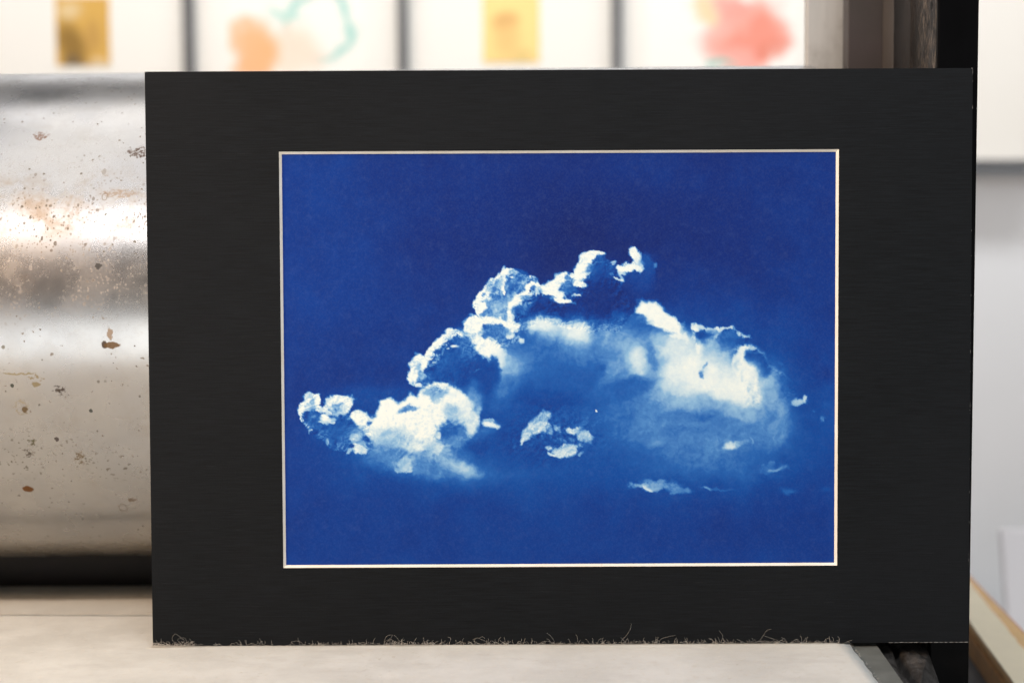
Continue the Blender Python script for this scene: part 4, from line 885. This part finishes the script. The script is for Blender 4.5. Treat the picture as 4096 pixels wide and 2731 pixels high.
teal = blots('orange_and_teal_watercolour', (247, 246, 241), [(-0.2934, 0.5418, 0.060, 0.066, 0.3, 0.25, (150, 212, 204), 0.9, 0.70), (-0.345, 0.560, 0.05, 0.018, -0.3, 0.7, (190, 226, 218), 0.9, 0), (-0.340, 0.500, 0.085, 0.055, 0.1, 0.7, (255, 226, 208), 0.85, 0), (-0.391, 0.500, 0.050, 0.062, -0.15, 0.5, (253, 178, 118), 0.85, 0)], 20, 0.075)
yellow = blots('yellow_study', (252, 222, 150), [(-0.008, 0.545, 0.030, 0.020, 0.2, 0.8, (206, 150, 96), 0.8, 0), (-0.006, 0.520, 0.034, 0.05, 0, 0.8, (236, 196, 130), 0.8, 0), (0.018, 0.494, 0.026, 0.014, 0, 0.8, (222, 196, 130), 0.8, 0)], 40, 0.008)
pink = blots('coral_blossom_watercolour', (248, 247, 243), [(0.352, 0.535, 0.086, 0.055, 0.5, 0.6, (250, 176, 164), 0.9, 0), (0.372, 0.510, 0.057, 0.065, -0.4, 0.6, (240, 150, 132), 0.9, 0), (0.355, 0.490, 0.052, 0.039, 0, 0.6, (250, 178, 168), 0.9, 0), (0.395, 0.500, 0.031, 0.029, 0, 0.7, (232, 140, 120), 0.8, 0), (0.300, 0.560, 0.029, 0.029, 0, 0.7, (236, 214, 170), 0.9, 0), (0.340, 0.570, 0.039, 0.026, 0, 0.7, (242, 160, 148), 0.8, 0), (0.322, 0.483, 0.036, 0.016, 0, 0.7, (160, 206, 196), 0.9, 0)], 22, 0.085)
picture(XC[0], gold, -0.6965, -0.6145, 0.4815, 0.5850, 'dark framed picture with a small gold and brown image, leftmost on the wall')
picture(XC[1], teal, -0.4320, -0.2230, 0.4180, 0.6480, 'dark framed watercolour with an orange blot and a teal arc')
picture(XC[2], yellow, -0.0425, 0.0445, 0.4830, 0.5850, 'dark framed picture with a small yellow image in wide white mount')
picture(XC[3], pink, 0.2100, 0.4400, 0.4180, 0.6480, 'dark framed watercolour with coral pink blots, beside the steel rail')
picture(XC[4], None, 0, 0, 0, 0, 'dark framed white sheet hung right of the black post, bottom edge in view')

# ------------------------------------------------------------------ right: sheets on a narrow black table, white plinth
m_ink = mat_plain('black_table_paint', (38, 38, 43), 0.55)
tb = tag(empty('side_table', (0.30, 0.95, -0.9)), 'narrow black side table under the paper sheets, right of the press post', 'table')
def tp(o): o.location = Vector((-0.30, -0.95, 0.9)); o.parent = tb; return o
tp(box('table_top', 0.238, 0.330, 0.45, 1.30, -0.098, -0.074, m_ink, bevel=0.001))
for (lx, ly) in ((0.242, 0.455), (0.306, 0.455), (0.242, 1.275), (0.306, 1.275)):
    tp(box('leg', lx, lx + 0.02, ly, ly + 0.02, -0.9, -0.0981, m_ink))
def sheet(name, left, right, y0, y1, z0, z1, mat, deckle, label, cat, curve=0.0):
    n = 90; vv, ff = [], []
    for j in range(n + 1):
        y = y0 + (y1 - y0) * j / n
        a = left(y) + 0.00025 * (rnd.random() - 0.5); b = right(y) + deckle * (float(fbm(np.array(y * 130.0), np.array(z1 * 900.0), 4)) - 0.5) * 2
        vv += [(a, y, z0), (a, y, z1), (b, y, z1), (b, y, z0)]
        if j:
            q = (j - 1) * 4
            for k in range(4): ff.append((q + k, q + 4 + k, q + 4 + (k + 1) % 4, q + (k + 1) % 4))
    ff.append((0, 1, 2, 3)); q = n * 4; ff.append((q + 3, q + 2, q + 1, q))
    return tag(mesh(name, vv, ff, mat), label, cat)
lf = lambda y: 0.2986 + (y - 0.915) * 0.1335
rt = lambda y: 0.3322 + (y - 1.0174) * 0.128
m_cream = mat_plain('cream_rag_paper', (238, 229, 205), 0.9, nscale=60, namt=0.02)
m_tan = mat_plain('tan_card', (226, 190, 140), 0.85, nscale=50, namt=0.05)
m_kraft = mat_plain('brown_board', (170, 128, 84), 0.85, nscale=90, namt=0.12)
m_rag = mat_plain('white_rag_paper', (244, 242, 240), 0.9)
sheet('paper_strip', lf, rt, 0.55, 1.22, -0.0512, -0.0500, m_cream, 0.0011, 'cream deckle-edged strip of paper on top of the side table stack', 'paper')
sheet('paper_strip', lambda y: lf(y) + 0.0045, lambda y: rt(y) + 0.0012, 0.56, 1.21, -0.0532, -0.0514, m_rag, 0.0012, 'white deckled paper strip just under the cream strip', 'paper')
sheet('card_strip', lambda y: lf(y) + 0.0035, lambda y: 0.3443 + (y - 1.0548) * 0.1, 0.57, 1.19, -0.0600, -0.0534, m_tan, 0.0003, 'tan card strip in the stack, just under the white deckled strip', 'card')
sheet('card_strip', lambda y: lf(y) + 0.0005, lambda y: 0.3200 + (y - 1.0548) * 0.1, 0.55, 1.20, -0.0738, -0.0602, m_kraft, 0.0003, 'brown board at the bottom of the stack on the black table', 'card')
m_red = mat_plain('red_card_edge', (196, 120, 110), 0.8)
sheet('card_strip', lambda y: 0.3446 + (y - 1.0548) * 0.1, lambda y: 0.3454 + (y - 1.0548) * 0.1, 0.58, 1.18, -0.0596, -0.0536, m_red, 0.0002, 'thin red strip along the far side of the tan card', 'card')
m_plinth = mat_plain('white_panel_paint', (244, 242, 246), 0.7, nscale=5, namt=0.01)
pn = tag(box('panel', 0.0, 0.45, 0.0, 0.012, -0.835, 0.0, m_plinth, bevel=0.002), 'white upright panel with a square corner behind the paper sheets, lower right', 'panel')
pn.location = (0.4515, 1.30, -0.0640); pn.rotation_euler = (R(-14), 0, 0)
